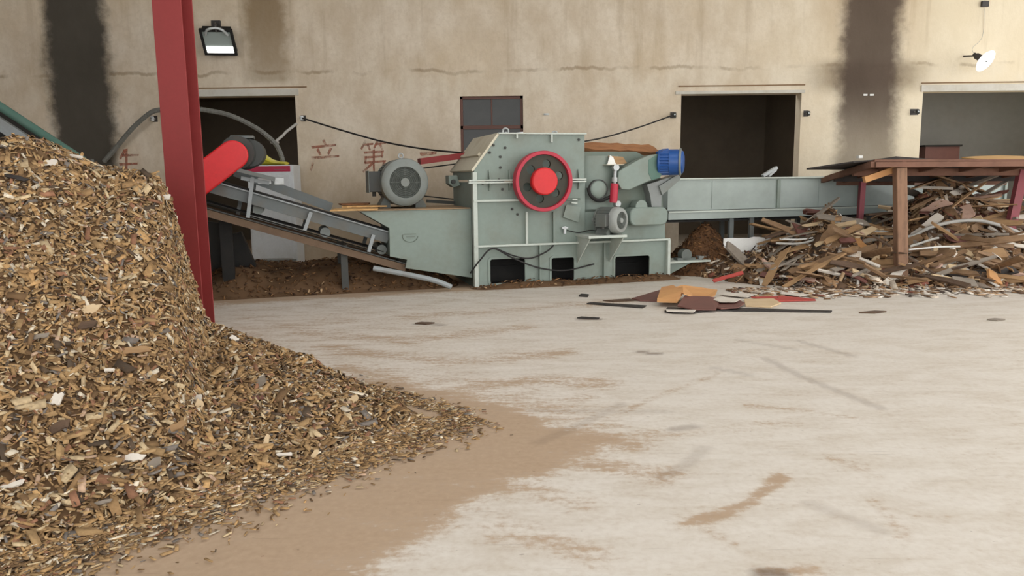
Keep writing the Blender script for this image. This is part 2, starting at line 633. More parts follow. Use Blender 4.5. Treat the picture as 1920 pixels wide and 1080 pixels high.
def build_floor():
    xs = np.unique(np.concatenate([np.arange(-14, -4, 0.5), np.arange(-4, 5, 0.04), np.arange(5, 10, 0.15), np.arange(10, 16.1, 1.0)]))
    ys = np.unique(np.concatenate([np.arange(-8, 2, 1.0), np.arange(2, 6, 0.035), np.arange(6, 13, 0.08), np.arange(13, 24.1, 0.5)]))
    X, Y = np.meshgrid(xs, ys)
    d = toe_d(X, Y)
    dust = np.full(X.shape, 0.15)
    # sawdust spilled along the toe of the chip pile
    lim = 1.5 + (fbm(X * 0.9, Y * 0.9, 21) - 0.5) * 1.3
    spill = sstep(d, -lim, -lim * 0.6)
    db = -((X + 0.46) * 0.648 + (Y - 4.95) * 0.762) + (fbm(X * 1.1, Y * 1.1, 23) - 0.5) * 0.9
    dust = np.maximum(dust, spill * 0.92 * sstep(db, -0.75, -0.05))
    dust = np.maximum(dust, 0.5 * sstep(d, -1.9, -0.6) * sstep(db, -1.8, -0.3))
    # brown stripes dragged from the pile towards the chipper
    g = lambda *p: [tuple(ground(a, b)[:2]) for a, b in p]
    for pts, w, a in (
        (g((720, 775), (900, 790), (1010, 800)), 0.16, 0.75), (g((640, 690), (800, 735), (1000, 712), (1130, 720)), 0.16, 0.7),
        (g((760, 770), (900, 770), (1100, 745)), 0.10, 0.6), (g((600, 650), (840, 680), (1060, 660)), 0.16, 0.62), (g((560, 622), (760, 640), (980, 615)), 0.2, 0.6),
        (g((540, 610), (700, 600), (960, 580), (1200, 562)), 0.22, 0.55), (g((840, 850), (1000, 850), (1120, 870), (1240, 890)), 0.11, 0.65),
        (g((860, 930), (960, 905), (1080, 940)), 0.12, 0.55), (g((930, 990), (1030, 1010), (1110, 1040)), 0.11, 0.55),
        (g((1280, 985), (1340, 968), (1400, 945), (1440, 915), (1465, 893)), 0.045, 0.8), (g((1290, 975), (1345, 1005), (1380, 1020)), 0.03, 0.6),
        (g((1400, 760), (1500, 768), (1610, 785)), 0.05, 0.55), (g((1640, 940), (1680, 985), (1705, 1015)), 0.04, 0.5),
        (g((1560, 860), (1640, 890)), 0.05, 0.45), (g((1100, 800), (1280, 815), (1480, 790)), 0.09, 0.42), (g((1440, 1078), (1500, 1070), (1540, 1075)), 0.05, 0.6),
        (g((1350, 700), (1240, 740), (1130, 790), (1040, 830)), 0.04, 0.5), (g((1700, 840), (1860, 850)), 0.06, 0.42)):
        dd = seg_dist(X, Y, pts)
        ww = w * (0.6 + 0.9 * fbm(X * 3, Y * 3, 31))
        dust = np.maximum(dust, a * 0.85 * (1 - sstep(dd, ww * 0.2, ww * 2.1)))
    # sawdust under the conveyors and along the foot of the machine
    e = (X - M0.x) * E2.x + (Y - M0.y) * E2.y
    s = (X - M0.x) * E1.x + (Y - M0.y) * E1.y
    foot = sstep(e, -0.9 + 0.5 * fbm(X, Y, 41), 0.1) * sstep(-s, -4.4, -2.8)
    dust = np.maximum(dust, foot * 0.85)
    dust = np.maximum(dust, sstep(e, -2.6, 0.0) * 0.34 * sstep(-s, -3.5, 1.5))
    dust = np.maximum(dust, 0.32 * sstep(-X, -3.0, 2.0) * sstep(Y, 3.5, 7.0))
    # the near right floor is walked clean
    scuff = np.zeros(X.shape)
    for pts, w, a in (
        (g((1437, 673), (1500, 705), (1570, 733), (1650, 765)), 0.012, 0.55), (g((1385, 638), (1490, 655)), 0.012, 0.4), (g((1500, 640), (1600, 668)), 0.014, 0.5),
        (g((1340, 690), (1400, 702)), 0.014, 0.5), (g((1165, 758), (1080, 800), (1010, 830)), 0.012, 0.4), (g((1320, 840), (1290, 870), (1240, 895)), 0.010, 0.4),
        (g((1520, 945), (1600, 975), (1650, 995)), 0.008, 0.35), (g((1200, 660), (1235, 664)), 0.02, 0.9), (g((1262, 805), (1300, 800)), 0.012, 0.8),
        (g((1085, 598), (1125, 599)), 0.02, 1.0), (g((780, 607), (830, 609)), 0.02, 0.8), (g((1000, 770), (1250, 772)), 0.01, 0.3), (g((1430, 1075), (1465, 1078)), 0.02, 0.9)):
        dd = seg_dist(X, Y, pts)
        w, a = max(w, 0.022), a * (0.62 if w < 0.016 else 1.0)
        scuff = np.maximum(scuff, a * (1 - sstep(dd, w, w * 3.0)))
    o = grid_mesh('floor', xs, ys, np.zeros(X.shape), floor_mat(), {'dust': dust, 'scuff': scuff})
    o['kind'] = 'structure'


build_floor()


# ---- back wall with its openings
def wall_mat():
    n = NT('stained_plaster')
    v = n.coords()
    x, _, z = n.xyz(v)
    big = n.noise(v, 0.45, 6, 0.6)
    mid = n.noise(n.scaled(v, (1, 1, 0.6)), 1.6, 8, 0.65)
    fine = n.noise(v, 14, 5, 0.65)
    col = n.mix(n.smooth(mid, 0.3, 0.7), lin((196, 180, 157)), lin((219, 207, 189)))
    col = n.mix(n.smooth(big, 0.45, 0.7, 0, 0.4), col, lin((204, 184, 154)))
    col = n.mix(n.smooth(fine, 0.4, 0.75, 0, 0.35), col, lin((186, 170, 147)))
    # painted daylight: colour pales toward the open right side; greyer at the lintels
    col = n.mix(n.smooth(x, 2.5, 9.5, 0, 0.65), col, lin((230, 218, 190)))
    streak = n.noise(n.scaled(v, (2.2, 1, 0.14)), 1.5, 5, 0.6)
    col = n.mix(n.math('MULTIPLY', n.smooth(streak, 0.52, 0.72, 0, 0.28), n.smooth(z, 3.3, 4.2)), col, lin((144, 122, 88)))
    # a crack along the pour joint
    zz = n.math('ADD', z, n.math('MULTIPLY', n.math('SUBTRACT', n.noise(n.scaled(v, (1, 1, 0.01)), 1.2, 6, 0.7), 0.5), 0.35))
    crack = n.smooth(n.math('ABSOLUTE', n.math('SUBTRACT', zz, CRACK_Z)), 0.012, 0.05, 1, 0)
    crack = n.math('MULTIPLY', crack, n.smooth(n.noise(v, 1.3, 3), 0.4, 0.6))
    col = n.mix(n.math('MULTIPLY', crack, 0.55), col, lin((130, 108, 80)))
    band = n.smooth(n.math('ABSOLUTE', n.math('SUBTRACT', zz, CRACK_Z - 0.25)), 0.1, 0.4, 0.35, 0)
    col = n.mix(n.math('MULTIPLY', band, n.smooth(mid, 0.4, 0.6)), col, lin((214, 204, 184)))
    # dirt low on the wall behind the motor
    low = n.math('MULTIPLY', n.smooth(n.math('ADD', z, n.math('MULTIPLY', mid, 0.9)), 1.5, 2.5, 1, 0), n.smooth(x, 2.4, 3.2, 1, 0))
    col = n.mix(n.math('MULTIPLY', low, 0.5), col, lin((156, 138, 112)))
    jit = n.math('MULTIPLY', n.math('SUBTRACT', n.noise(v, 2.2, 6, 0.7), 0.5), 0.5)
    xj = n.math('ADD', x, jit)

    def stripe(xc, half, soft, zlo, zhi, flip=False):
        m = n.smooth(n.math('ABSOLUTE', n.math('SUBTRACT', xj, xc)), half - soft, half + soft, 1, 0)
        return n.math('MULTIPLY', m, n.smooth(z, zlo, zhi))
    s1 = stripe(LX, 0.62, 0.16, -1.0, -0.5)
    s1b = n.math('MULTIPLY', n.smooth(n.math('ABSOLUTE', n.math('SUBTRACT', xj, LX)), 0.5, 1.0, 0.5, 0), n.smooth(n.math('ABSOLUTE', n.math('SUBTRACT', z, CRACK_Z + 0.1)), 0.15, 0.9, 1, 0))
    col = n.mix(n.math('MULTIPLY', s1b, 0.8), col, lin((110, 96, 74)))
    col = n.mix(n.math('MULTIPLY', s1, 0.97), col, n.mix(mid, lin((62, 59, 53)), lin((82, 77, 69))))
    s2 = stripe(RX, 0.60, 0.20, -0.5, 0.2)
    s2h = stripe(RX, 1.0, 0.5, 3.2, 6.0)
    col = n.mix(n.math('MULTIPLY', s2h, 0.45), col, lin((150, 112, 66)))
    s2b = n.math('MULTIPLY', n.smooth(n.math('ABSOLUTE', n.math('SUBTRACT', xj, RX)), 0.5, 1.5, 0.75, 0), n.smooth(n.math('ABSOLUTE', n.math('SUBTRACT', z, CRACK_Z - 0.2)), 0.1, 0.45, 1, 0))
    col = n.mix(s2b, col, lin((110, 94, 74)))
    low2 = n.smooth(z, 1.9, 3.3, 0.62, 0.95)
    col = n.mix(n.math('MULTIPLY', s2, low2), col, n.mix(mid, lin((72, 61, 53)), lin((96, 83, 73))))
    s3 = stripe(BX, 0.40, 0.18, BZ - 0.05, BZ + 0.12)
    col = n.mix(n.math('MULTIPLY', s3, n.smooth(z, BZ, BZ + 1.6, 0.5, 0.78)), col, lin((122, 100, 68)))
    n.bump(n.math('ADD', fine, n.math('MULTIPLY', mid, 2.0)), 0.22, 0.02)
    return n.done(col, 0.92, 0, 0.15)


WP = lambda px, py: at_y(px, py, WALL_Y)
CRACK_Z = WP(1000, 131).z
LX = WP(148, 120).x
RX = WP(1632, 90).x
BX = WP(499, 60).x
BZ = WP(500, 158).z
LINT = WP(1276, 177).z
D1 = (-6.9, WP(553, 179).x)
D2 = (WP(1276, 250).x, WP(1503, 177).x)
D3 = (WP(1731, 172).x, 11.6)
D1Z, D2Z, D3Z = WP(553, 179).z, WP(1276, 177).z, WP(1732, 172).z
WINX = (WP(863, 230).x, WP(981, 230).x)
WINZ = (WP(920, 297).z, WP(920, 180).z)


def rect(x0, z0, x1, z1, y):
    return [Vector((x0, y, z0)), Vector((x1, y, z0)), Vector((x1, y, z1)), Vector((x0, y, z1))]


WT = 0.30
CEIL = 7.2
mb = MB()
# outline with the three doorways as notches, the window as a hole
o = [(-14, 0), (D1[0], 0), (D1[0], D1Z), (D1[1], D1Z), (D1[1], 0), (D2[0], 0), (D2[0], D2Z), (D2[1], D2Z), (D2[1], 0), (D3[0], 0), (D3[0], D3Z), (D3[1], D3Z), (D3[1], 0), (16, 0), (16, CEIL), (-14, CEIL)]
mb.plate([[Vector((x, WALL_Y, z)) for x, z in o], rect(WINX[0], WINZ[0], WINX[1], WINZ[1], WALL_Y)], (0, WT, 0))
struct('wall_back', mb, wall_mat())
# white lintel bands and the brown drip line above them
for k, (x0, x1, z) in enumerate(((D1[0] - .1, D1[1] + .08, D1Z), (D2[0] - .12, D2[1] + .06, D2Z), (D3[0] - .05, D3[1] + .1, D3Z))):
    mb = MB().box((x0, WALL_Y - 0.025, z), (x1, WALL_Y + 0.02, z + (0.13 if k != 1 else 0.06)))
    struct('trim_%d' % (k + 1), mb, M['lintel'])
for k, (x0, x1, z) in enumerate(((D1[0] - .1, D1[1] + .25, D1Z + .155), (D2[0] - .06, D2[1] + .06, D2Z + .15), (D3[0] - .05, D3[1] + .1, D3Z + .16))):
    mb = MB().box((x0, WALL_Y - 0.02, z), (x1, WALL_Y + 0.02, z + 0.022))
    struct('trim_%d' % (k + 4), mb, WOODS['brown'])
# side walls, ceiling strips with open skylights between
mb = MB().box((-14.3, -8, 0), (-14, WALL_Y, CEIL))
struct('wall_left', mb, M['roomwall'])
mb = MB()
for y0, y1 in ((-8, -3.5), (-1.7, 2.6), (4.0, 8.0), (9.6, WALL_Y + WT)):
    mb.box((-14.3, y0, CEIL), (16, y1, CEIL + 0.12))
mb.box((-14.3, -3.5, CEIL), (-4.5, 9.6, CEIL + 0.12))  # unseen piece added over the left skylights to keep that side darker
struct('ceiling', mb, M['roof'])
# rooms behind the doorways; unseen roof gaps added to let in light
ROOM_Y = 21.5
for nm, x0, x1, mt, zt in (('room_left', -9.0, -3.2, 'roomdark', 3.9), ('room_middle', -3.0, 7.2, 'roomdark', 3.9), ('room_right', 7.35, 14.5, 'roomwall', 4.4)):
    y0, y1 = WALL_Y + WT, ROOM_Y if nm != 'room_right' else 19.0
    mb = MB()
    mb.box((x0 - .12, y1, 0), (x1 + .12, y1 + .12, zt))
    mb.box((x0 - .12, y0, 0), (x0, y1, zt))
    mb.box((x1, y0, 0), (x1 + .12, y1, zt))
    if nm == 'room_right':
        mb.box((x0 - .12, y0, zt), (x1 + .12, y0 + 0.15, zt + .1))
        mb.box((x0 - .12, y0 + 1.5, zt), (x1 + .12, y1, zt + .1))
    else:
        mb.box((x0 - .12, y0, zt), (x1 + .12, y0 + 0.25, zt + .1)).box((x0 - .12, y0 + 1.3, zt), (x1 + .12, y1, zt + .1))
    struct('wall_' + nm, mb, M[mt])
# window
wx0, wx1, wz0, wz1 = WINX[0], WINX[1], WINZ[0], WINZ[1]
wy = WALL_Y + 0.06
root = bpy.data.objects.new('window_1', None)
COL.objects.link(root)
root['kind'] = 'structure'
root.location = (wx0, wy, wz0)
fr = MB()
fw = 0.055
zt_ = WP(920, 238).z
fr.box((wx0, wy, wz0), (wx0 + fw, wy + .08, wz1)).box((wx1 - fw, wy, wz0), (wx1, wy + .08, wz1))
fr.box((wx0, wy, wz1 - fw), (wx1, wy + .08, wz1)).box((wx0, wy, wz0), (wx1, wy + .08, wz0 + fw)).box((wx0, wy, zt_ - .04), (wx1, wy + .08, zt_ + .035))
fr.box(((wx0 + wx1) / 2 - .015, wy + .02, zt_), ((wx0 + wx1) / 2 + .015, wy + .06, wz1))
o = fr.build('window_frame', M['frame_brown'], root.location, bevel=0.004)
o.parent = root
g1 = MB().box((wx0 + fw, wy + .035, zt_), (wx1 - fw, wy + .045, wz1 - fw))
o = g1.build('window_pane', M['glassdark'], root.location)
o.parent = root
g2 = MB().box((wx0 + fw, wy + .035, wz0 + fw), (wx1 - fw, wy + .045, zt_ - .03))
o = g2.build('window_pane', M['glassdark'], root.location)
o.parent = root

# faded red painted characters on the plaster, brushed stroke by stroke
def painted(strokes, w):
    mb = MB()
    for k, (a, b, c, d) in enumerate(strokes):
        p, q = WP(a, b), WP(c, d)
        y = WALL_Y - 0.003 - 0.0004 * k
        p.y = q.y = y
        t = (q - p).normalized()
        n_ = Vector((-t.z, 0, t.x))
        e = t * (w * .5)
        mb.prism([p - e + n_ * w * .45, p - e * .4 - n_ * w * .5, q + e * .6 - n_ * w * .35, q + e + n_ * w * .4], (0, 0.002, 0))
    o = mb.build('painted_character', M['wallpaint'])
    o.parent = bpy.data.objects['wall_back']
    return o


painted(((234, 282, 226, 296), (230, 291, 258, 291), (226, 308, 256, 307), (237, 281, 237, 330), (222, 328, 262, 327)), .060)
painted(((607, 264, 610, 270), (586, 276, 628, 272), (596, 281, 600, 289), (620, 279, 616, 287), (586, 296, 634, 293), (590, 297, 583, 318)), .060)
painted(((685, 265, 678, 278), (682, 271, 698, 270), (690, 272, 693, 280), (708, 264, 702, 276), (706, 270, 722, 268), (713, 271, 716, 279),
         (684, 286, 718, 284), (717, 284, 716, 294), (686, 295, 717, 293), (686, 295, 685, 305), (685, 305, 722, 302), (721, 303, 716, 318), (701, 282, 701, 322), (699, 306, 682, 321)), .052)
painted(((790, 289, 816, 287),), .07)
# ------------------------------------------------------------------ chip pile
CHIP_PAL = [((168, 138, 98), 28), ((144, 115, 80), 24), ((112, 88, 62), 16), ((196, 174, 138), 15), ((182, 146, 100), 13), ((216, 204, 182), 6),
            ((82, 70, 58), 9), ((144, 104, 80), 6), ((120, 114, 108), 5), ((178, 150, 126), 5)]


def chip_cloud(px, py, pz, nrm, size, sd, pal=CHIP_PAL, tilt=0.38):
    """vertices, quads and colours of flat chips lying on a surface"""
    n = len(px)
    r = np.random.default_rng(sd)
    N = nrm + r.normal(0, tilt, (n, 3))
    N /= np.linalg.norm(N, axis=1)[:, None]
    A = r.normal(0, 1, (n, 3))
    A -= (A * N).sum(1)[:, None] * N
    A /= np.linalg.norm(A, axis=1)[:, None]
    B = np.cross(N, A)
    L = size * np.exp(r.normal(0, 0.42, n))
    L = np.minimum(L, size * 1.7)
    W = L * r.uniform(0.12, 0.46, n)
    T = np.clip(L * r.uniform(0.05, 0.13, n), 0.002, 0.012)
    C = np.stack([px, py, pz], 1) + N * (T * 0.5 + r.uniform(0, 0.012, n))[:, None]
    cor = np.array([(-1, -1, -1), (1, -1, -1), (1, 1, -1), (-1, 1, -1), (-1, -1, 1), (1, -1, 1), (1, 1, 1), (-1, 1, 1)], float)
    jag = 1 + r.uniform(-0.35, 0.15, (n, 4, 2))
    jag = np.concatenate([jag, jag], 1)
    V = C[:, None, :] + A[:, None, :] * (cor[None, :, 0] * jag[:, :, 0] * L[:, None] / 2)[:, :, None] + B[:, None, :] * (cor[None, :, 1] * jag[:, :, 1] * W[:, None] / 2)[:, :, None] + N[:, None, :] * (cor[None, :, 2] * T[:, None] / 2)[:, :, None]
    q = np.array([(4, 5, 6, 7), (0, 1, 5, 4), (1, 2, 6, 5), (2, 3, 7, 6), (3, 0, 4, 7)])
    F = (np.arange(n)[:, None, None] * 8 + q[None]).reshape(-1, 4)
    w = np.array([p[1] for p in pal], float)
    cs = np.array([lin(p[0]) for p in pal])[r.choice(len(pal), n, p=w / w.sum())] * r.uniform(0.75, 1.2, (n, 1))
    cs = np.repeat(np.clip(cs, 0, 0.95), 8, 0)
    return V.reshape(-1, 3), F, np.concatenate([cs, np.ones((len(cs), 1))], 1)


def raw_mesh(name, V, F, Cc, mat):
    me = bpy.data.meshes.new(name)
    me.vertices.add(len(V))
    me.vertices.foreach_set('co', V.astype(np.float32).ravel())
    me.loops.add(F.size)
    me.loops.foreach_set('vertex_index', F.astype(np.int32).ravel())
    me.polygons.add(len(F))
    me.polygons.foreach_set('loop_start', np.arange(0, F.size, 4, dtype=np.int32))
    me.polygons.foreach_set('loop_total', np.full(len(F), 4, dtype=np.int32))
    me.update(calc_edges=True)
    at = me.attributes.new('chip', 'FLOAT_COLOR', 'POINT')
    at.data.foreach_set('color', Cc.astype(np.float32).ravel())
    me.materials.append(mat)
    o = bpy.data.objects.new(name, me)
    COL.objects.link(o)
    return o


def hgrid(fn, xs, ys, col):
    X, Y = np.meshgrid(xs, ys)
    Z = fn(X, Y)
    V = np.stack([X.ravel(), Y.ravel(), Z.ravel()], 1)
    ny, nx = X.shape
    i = np.arange(nx * ny).reshape(ny, nx)
    q = np.stack([i[:-1, :-1].ravel(), i[:-1, 1:].ravel(), i[1:, 1:].ravel(), i[1:, :-1].ravel()], 1)
    keep = (Z.ravel()[q] > 0.006).any(1)
    q = q[keep]
    used, inv = np.unique(q, return_inverse=True)
    V = V[used]
    c = np.array(lin(col))[None] * (0.75 + 0.5 * fbm(V[:, 0] * 9, V[:, 1] * 9, 5))[:, None]
    V[:, 2] -= 0.012
    return V, inv.reshape(-1, 4), np.concatenate([c, np.ones((len(c), 1))], 1)


def scatter(fn, x0, x1, y0, y1, n, sd, fringe=0.0):
    """points on the height field, evenly by surface area, with a thin fringe outside it"""
    r = np.random.default_rng(sd)
    X, Y = r.uniform(x0, x1, n), r.uniform(y0, y1, n)
    e = 0.03
    h = fn(X, Y)
    gx = (fn(X + e, Y) - fn(X - e, Y)) / (2 * e)
    gy = (fn(X, Y + e) - fn(X, Y - e)) / (2 * e)
    a = np.sqrt(1 + gx * gx + gy * gy)
    keep = (h > 0.012) & (r.uniform(0, 6.0, n) < np.minimum(a, 6.0) * 1.6)
    N = np.stack([-gx / a, -gy / a, 1 / a], 1)
    return X[keep], Y[keep], h[keep], N[keep]


def join_clouds(parts):
    Vs, Fs, Cs, b = [], [], [], 0
    for V, F, c in parts:
        Vs.append(V)
        Fs.append(F + b)
        Cs.append(c)
        b += len(V)
    return np.concatenate(Vs), np.concatenate(Fs), np.concatenate(Cs)


def build_pile():
    base = hgrid(pile_h, np.arange(-7.0, 0.0, 0.045), np.arange(2.4, 9.6, 0.045), (104, 80, 56))
    X, Y, h, N = scatter(pile_h, -6.6, -0.3, 2.6, 8.6, 360000, 5)
    a = chip_cloud(X, Y, h, N, 0.042, 6)
    X, Y, h, N = scatter(pile_h, -6.6, -0.3, 2.6, 8.6, 22000, 15)
    a2 = chip_cloud(X, Y, h + 0.006, N, 0.075, 16, tilt=0.3)
    # chips strewn past the toe, fewer the farther out
    r = np.random.default_rng(8)
    n = 9000
    t = r.uniform(-0.9, 2.9, n)
    off = -np.abs(r.normal(0, 0.20, n)) + 0.12
    Xs, Ys = TX + 0.668 * t + NX * off, TY + 0.745 * t + NY * off
    k = (pile_h(Xs, Ys) < 0.03)
    t2 = r.uniform(0, 3.4, 2500)
    Xt, Yt = -0.40 - 0.762 * t2 + np.abs(r.normal(0, 0.14, 2500)) * 0.65, 5.0 + 0.648 * t2 + np.abs(r.normal(0, 0.14, 2500)) * 0.76
    Xs, Ys = np.concatenate([Xs[k], Xt]), np.concatenate([Ys[k], Yt])
    Zs = np.maximum(pile_h(Xs, Ys), 0) + 0.001
    b = chip_cloud(Xs, Ys, Zs, np.tile([0, 0, 1.0], (len(Xs), 1)), 0.032, 9, CHIP_PAL, 0.07)
    V, F, c = join_clouds([base, a, a2, b])
    o = raw_mesh('wood_chip_pile', V, F, c, M['chips'])
    tag(o, 'tall heap of tan wood chips banked up against the red steel post', 'wood chips')
    o['kind'] = 'stuff'


build_pile()


def on_pile(px, py):
    d = ray(px, py)
    prev = 2.0
    for k in range(900):
        t = 2.0 + k * 0.01
        p = CAM + d * t
        hh = float(pile_h(np.array([p.x]), np.array([p.y]))[0])
        if p.z <= hh:
            return Vector((p.x, p.y, hh))
    return ground(px, py)


def pile_n(p):
    e = 0.08
    f = lambda x, y: float(pile_h(np.array([x]), np.array([y]), False)[0])
    return Vector((-(f(p.x + e, p.y) - f(p.x - e, p.y)) / (2 * e), -(f(p.x, p.y + e) - f(p.x, p.y - e)) / (2 * e), 1)).normalized()


# the larger pieces that stand out on the pile
for px, py, L, W, ang, col, nm, lab in (
    (105, 757, .11, .07, 0, 'whitish', 'veneer_scrap', 'square whitish veneer scrap on the chip pile beside dark bark'),
    (250, 662, .20, .045, 5, 'tan', 'wood_offcut', 'long tan offcut lying flat on the middle of the chip pile'),
    (368, 765, .07, .05, 70, 'pale', 'wood_offcut', 'pale blocky offcut standing on the chip pile below a white scrap'),
    (366, 752, .06, .045, 20, 'whitish', 'veneer_scrap', 'small white veneer scrap above a pale blocky offcut on the chip pile'),
    (490, 722, .10, .07, 30, 'grey', 'wood_offcut', 'blunt grey offcut on the chip pile face with a red scrap below it'),
    (485, 752, .09, .035, 10, 'reddish', 'wood_offcut', 'dark red film-faced scrap below the blunt grey offcut'),
    (22, 918, .15, .022, 18, 'whitish', 'wood_stick', 'straight white stick low on the chip pile at the frame edge'),
    (190, 951, .11, .018, 14, 'grey', 'wood_stick', 'thin grey stick near the foot of the chip pile'),
    (252, 866, .10, .04, 3, 'whitish', 'veneer_scrap', 'flat whitish veneer scrap low on the chip pile beside a grey block'),
    (292, 875, .08, .05, 35, 'grey', 'wood_offcut', 'grey wooden block beside a flat whitish veneer scrap on the chip pile'),
    (500, 835, .08, .025, 75, 'pale', 'wood_offcut', 'upright pale offcut in the lower face of the chip pile'),
    (325, 810, .12, .04, 25, 'tan', 'wood_offcut', 'split tan offcut on the chip pile above the flat whitish scrap'),
    (170, 585, .09, .06, 5, 'pale', 'wood_offcut', 'broad pale offcut high on the chip pile near its middle'),
    (205, 545, .15, .02, 88, 'tan', 'wood_stick', 'upright tan stick in the upper face of the chip pile'),
    (95, 312, .10, .05, 5, 'whitish', 'veneer_scrap', 'crumpled whitish scrap near the top of the chip pile'),
    (30, 340, .16, .03, -12, 'black', 'wood_offcut', 'dark strip near the top of the chip pile under a white scrap'),
    (140, 300, .09, .03, -8, 'whitish', 'veneer_scrap', 'thin white scrap on the crest of the chip pile below the soot stripe'),
    (305, 373, .09, .04, 8, 'whitish', 'veneer_scrap', 'white scrap on the chip pile beside the red steel post'),
    (70, 640, .14, .03, 10, 'grey', 'wood_offcut', 'long dull grey offcut across the middle of the chip pile'),
    (160, 615, .16, .05, 12, 'dark', 'wood_offcut', 'dark wet offcut on the chip pile just below a broad pale offcut'),
    (110, 810, .16, .05, 24, 'dark', 'wood_offcut', 'dark bark piece below the square whitish veneer scrap'),
    (440, 640, .09, .04, -30, 'whitish', 'veneer_scrap', 'tilted whitish scrap on the shoulder of the chip pile'),
    (590, 860, .07, .03, 60, 'pale', 'wood_offcut', 'pale offcut at the toe of the chip pile'),
    (535, 858, .09, .02, 3, 'whitish', 'wood_stick', 'short white stick lying across the lower chip pile'),
    (660, 757, .07, .05, 40, 'pale', 'wood_offcut', 'pale squarish offcut at the narrow tip of the chip pile'),
    (205, 700, .06, .02, 4, 'whitish', 'wood_stick', 'short bright stick on the chip pile above the square whitish scrap')):
    p = on_pile(px, py)
    nn = (pile_n(p) + Vector((0, -0.5, 0))).normalized()
    a = (RT * math.cos(math.radians(ang)) + UP * math.sin(math.radians(ang))).normalized()
    mb = MB().strip(p + nn * 0.03, a, nn, L, W, random.uniform(0.006, 0.014), curl=random.uniform(-0.1, 0.2), jag=0.5)
    single(nm, mb, WOODS[col], lab, 'wood scrap', p)

# ------------------------------------------------------------------ red steel post (H section)
PY = 8.1
xl, xr = at_y(302.5, 240, PY).x, at_y(356.0, 240, PY).x
pd = 0.30
pz1 = 6.9
post = Thing('steel_post', 'red painted steel H-beam post rising out of the wood chip pile', 'post', ((xl + xr) / 2, PY, 0))
post.part('front_flange', MB().box((xl, PY, 0), (xr, PY + .018, pz1)), M['redpost'], bevel=0.003)
post.part('back_flange', MB().box((xl, PY + pd - .018, 0), (xr, PY + pd, pz1)), M['redpost'], bevel=0.003)
post.part('web', MB().box(((xl + xr) / 2 - .008, PY + .018, 0), ((xl + xr) / 2 + .008, PY + pd - .018, pz1)), M['redpost'])
post.part('base_plate', MB().box((xl - .06, PY - .06, 0), (xr + .06, PY + pd + .06, .02)), M['redpost'])
post.part('roof_bracket', MB().box((xl - .1, PY - .1, pz1), (xr + .1, PY + pd + .1, 7.2)), M['redpost'])

# ------------------------------------------------------------------ conveyor behind the chip pile
CY = 9.6
dirc = (at_y(95, 258, CY) - at_y(0, 196, CY)).normalized()
pa = at_y(85, 255, CY)
lowe = pa + dirc * 0.55
upe = pa - dirc * 3.2
oc = Thing('inclined_conveyor', 'grey inclined conveyor with a teal pipe rail half hidden behind the chip pile', 'conveyor', (lowe.x - .3, CY, 0))
tv = Vector((-dirc.z, 0, dirc.x))
if tv.z < 0:
    tv = -tv
oc.part('pipe_rail', MB().tube([upe, (upe + lowe) / 2, lowe], 0.055, 14), M['green_teal'], smooth=True, label='teal pipe rail')
oc.part('side_beam', MB().beam(upe - tv * .19, lowe - tv * .19, .06, .15, tv), M['rail_light'])
oc.part('side_beam', MB().beam(upe - tv * .42 + Vector((0, .9, 0)), lowe - tv * .42 + Vector((0, .9, 0)), .06, .15, tv), M['rail_light'])
oc.part('belt', MB().beam(upe - tv * .36 + Vector((0, .45, 0)), lowe - tv * .36 + Vector((0, .45, 0)), .84, .16, tv), M['black'], label='black rubber belt')
for k in (0.35, 0.9):
    q = upe.lerp(lowe, k) - tv * .2
    for yy in (0.0, 0.9):
        oc.part('leg', MB().box((q.x - .04, CY + yy - .04, 0), (q.x + .04, CY + yy + .04, q.z)), M['rail'])
# ------------------------------------------------------------------ the drum chipper
def PP(pts, d):
    return [P(a, b, d) for a, b in pts]


SX = lambda px, py, d=0.0: P(px, py, d).x
ZZ = lambda px, py, d=0.0: P(px, py, d).z
Z1, Z2, Z3, ZT = ZZ(950, 460), ZZ(930, 376), ZZ(930, 340), ZZ(1000, 252)
S1 = SX(1250, 500)
SL = 0.0
SM = SX(1097, 420)
CD = 1.5
ch = Thing('drum_chipper', 'big grey-green drum chipper with a red-rimmed flywheel on the concrete floor', 'wood chipper', (1.6, 0.7, 0), 'M')

# base: front sheet with three openings, hollow inside
holes = [(919, 984, 485, 530), (1034, 1076, 483, 527), (1153, 1217, 480, 524)]
loops = [[Vector((SL, 0, 0)), Vector((S1, 0, 0)), Vector((S1, 0, Z1)), Vector((SL, 0, Z1))]]
rings = []
for a, b, c, d in holes:
    s0, s1_, zl, zh = SX(a, 508), SX(b, 508), ZZ((a + b) / 2, d), ZZ((a + b) / 2, c)
    loops.append(list(reversed(rrect(s0, zl, s1_, zh, .035, 0))))
    rings.append((s0, zl, s1_, zh))
base = ch.part('base_frame', MB().plate(loops, (0, .012, 0)), M['green'])
mb = MB().box((SL, CD - .012, 0), (S1, CD, Z1)).box((SL, .012, 0), (SL + .012, CD - .012, Z1)).box((S1 - .012, .012, 0), (S1, CD - .012, Z1)).box((SL, .0, Z1), (S1, CD, Z1 + .012))
ch.part('base_casing', mb, M['green_dark'])
for s0, zl, s1_, zh in rings:
    lo = [rrect(s0 - .035, zl - .035, s1_ + .035, zh + .035, .06, -.012), list(reversed(rrect(s0, zl, s1_, zh, .035, -.012)))]
    ch.part('opening_rim', MB().plate(lo, (0, .012, 0)), M['green'])
    k = MB()
    k.box((s0 - .05, .5, zl + (zh - zl) * .5), (s1_ + .05, .54, zl + (zh - zl) * .56))
    ch.part('inner_bar', k, M['black'])
ch.part('dark_backing', MB().box((SL + .02, .55, .01), (S1 - .02, .58, Z1 - .01)).box((SL + .02, .02, .004), (S1 - .02, .55, .008)), M['black'])  # black backing added so the openings read as deep shade
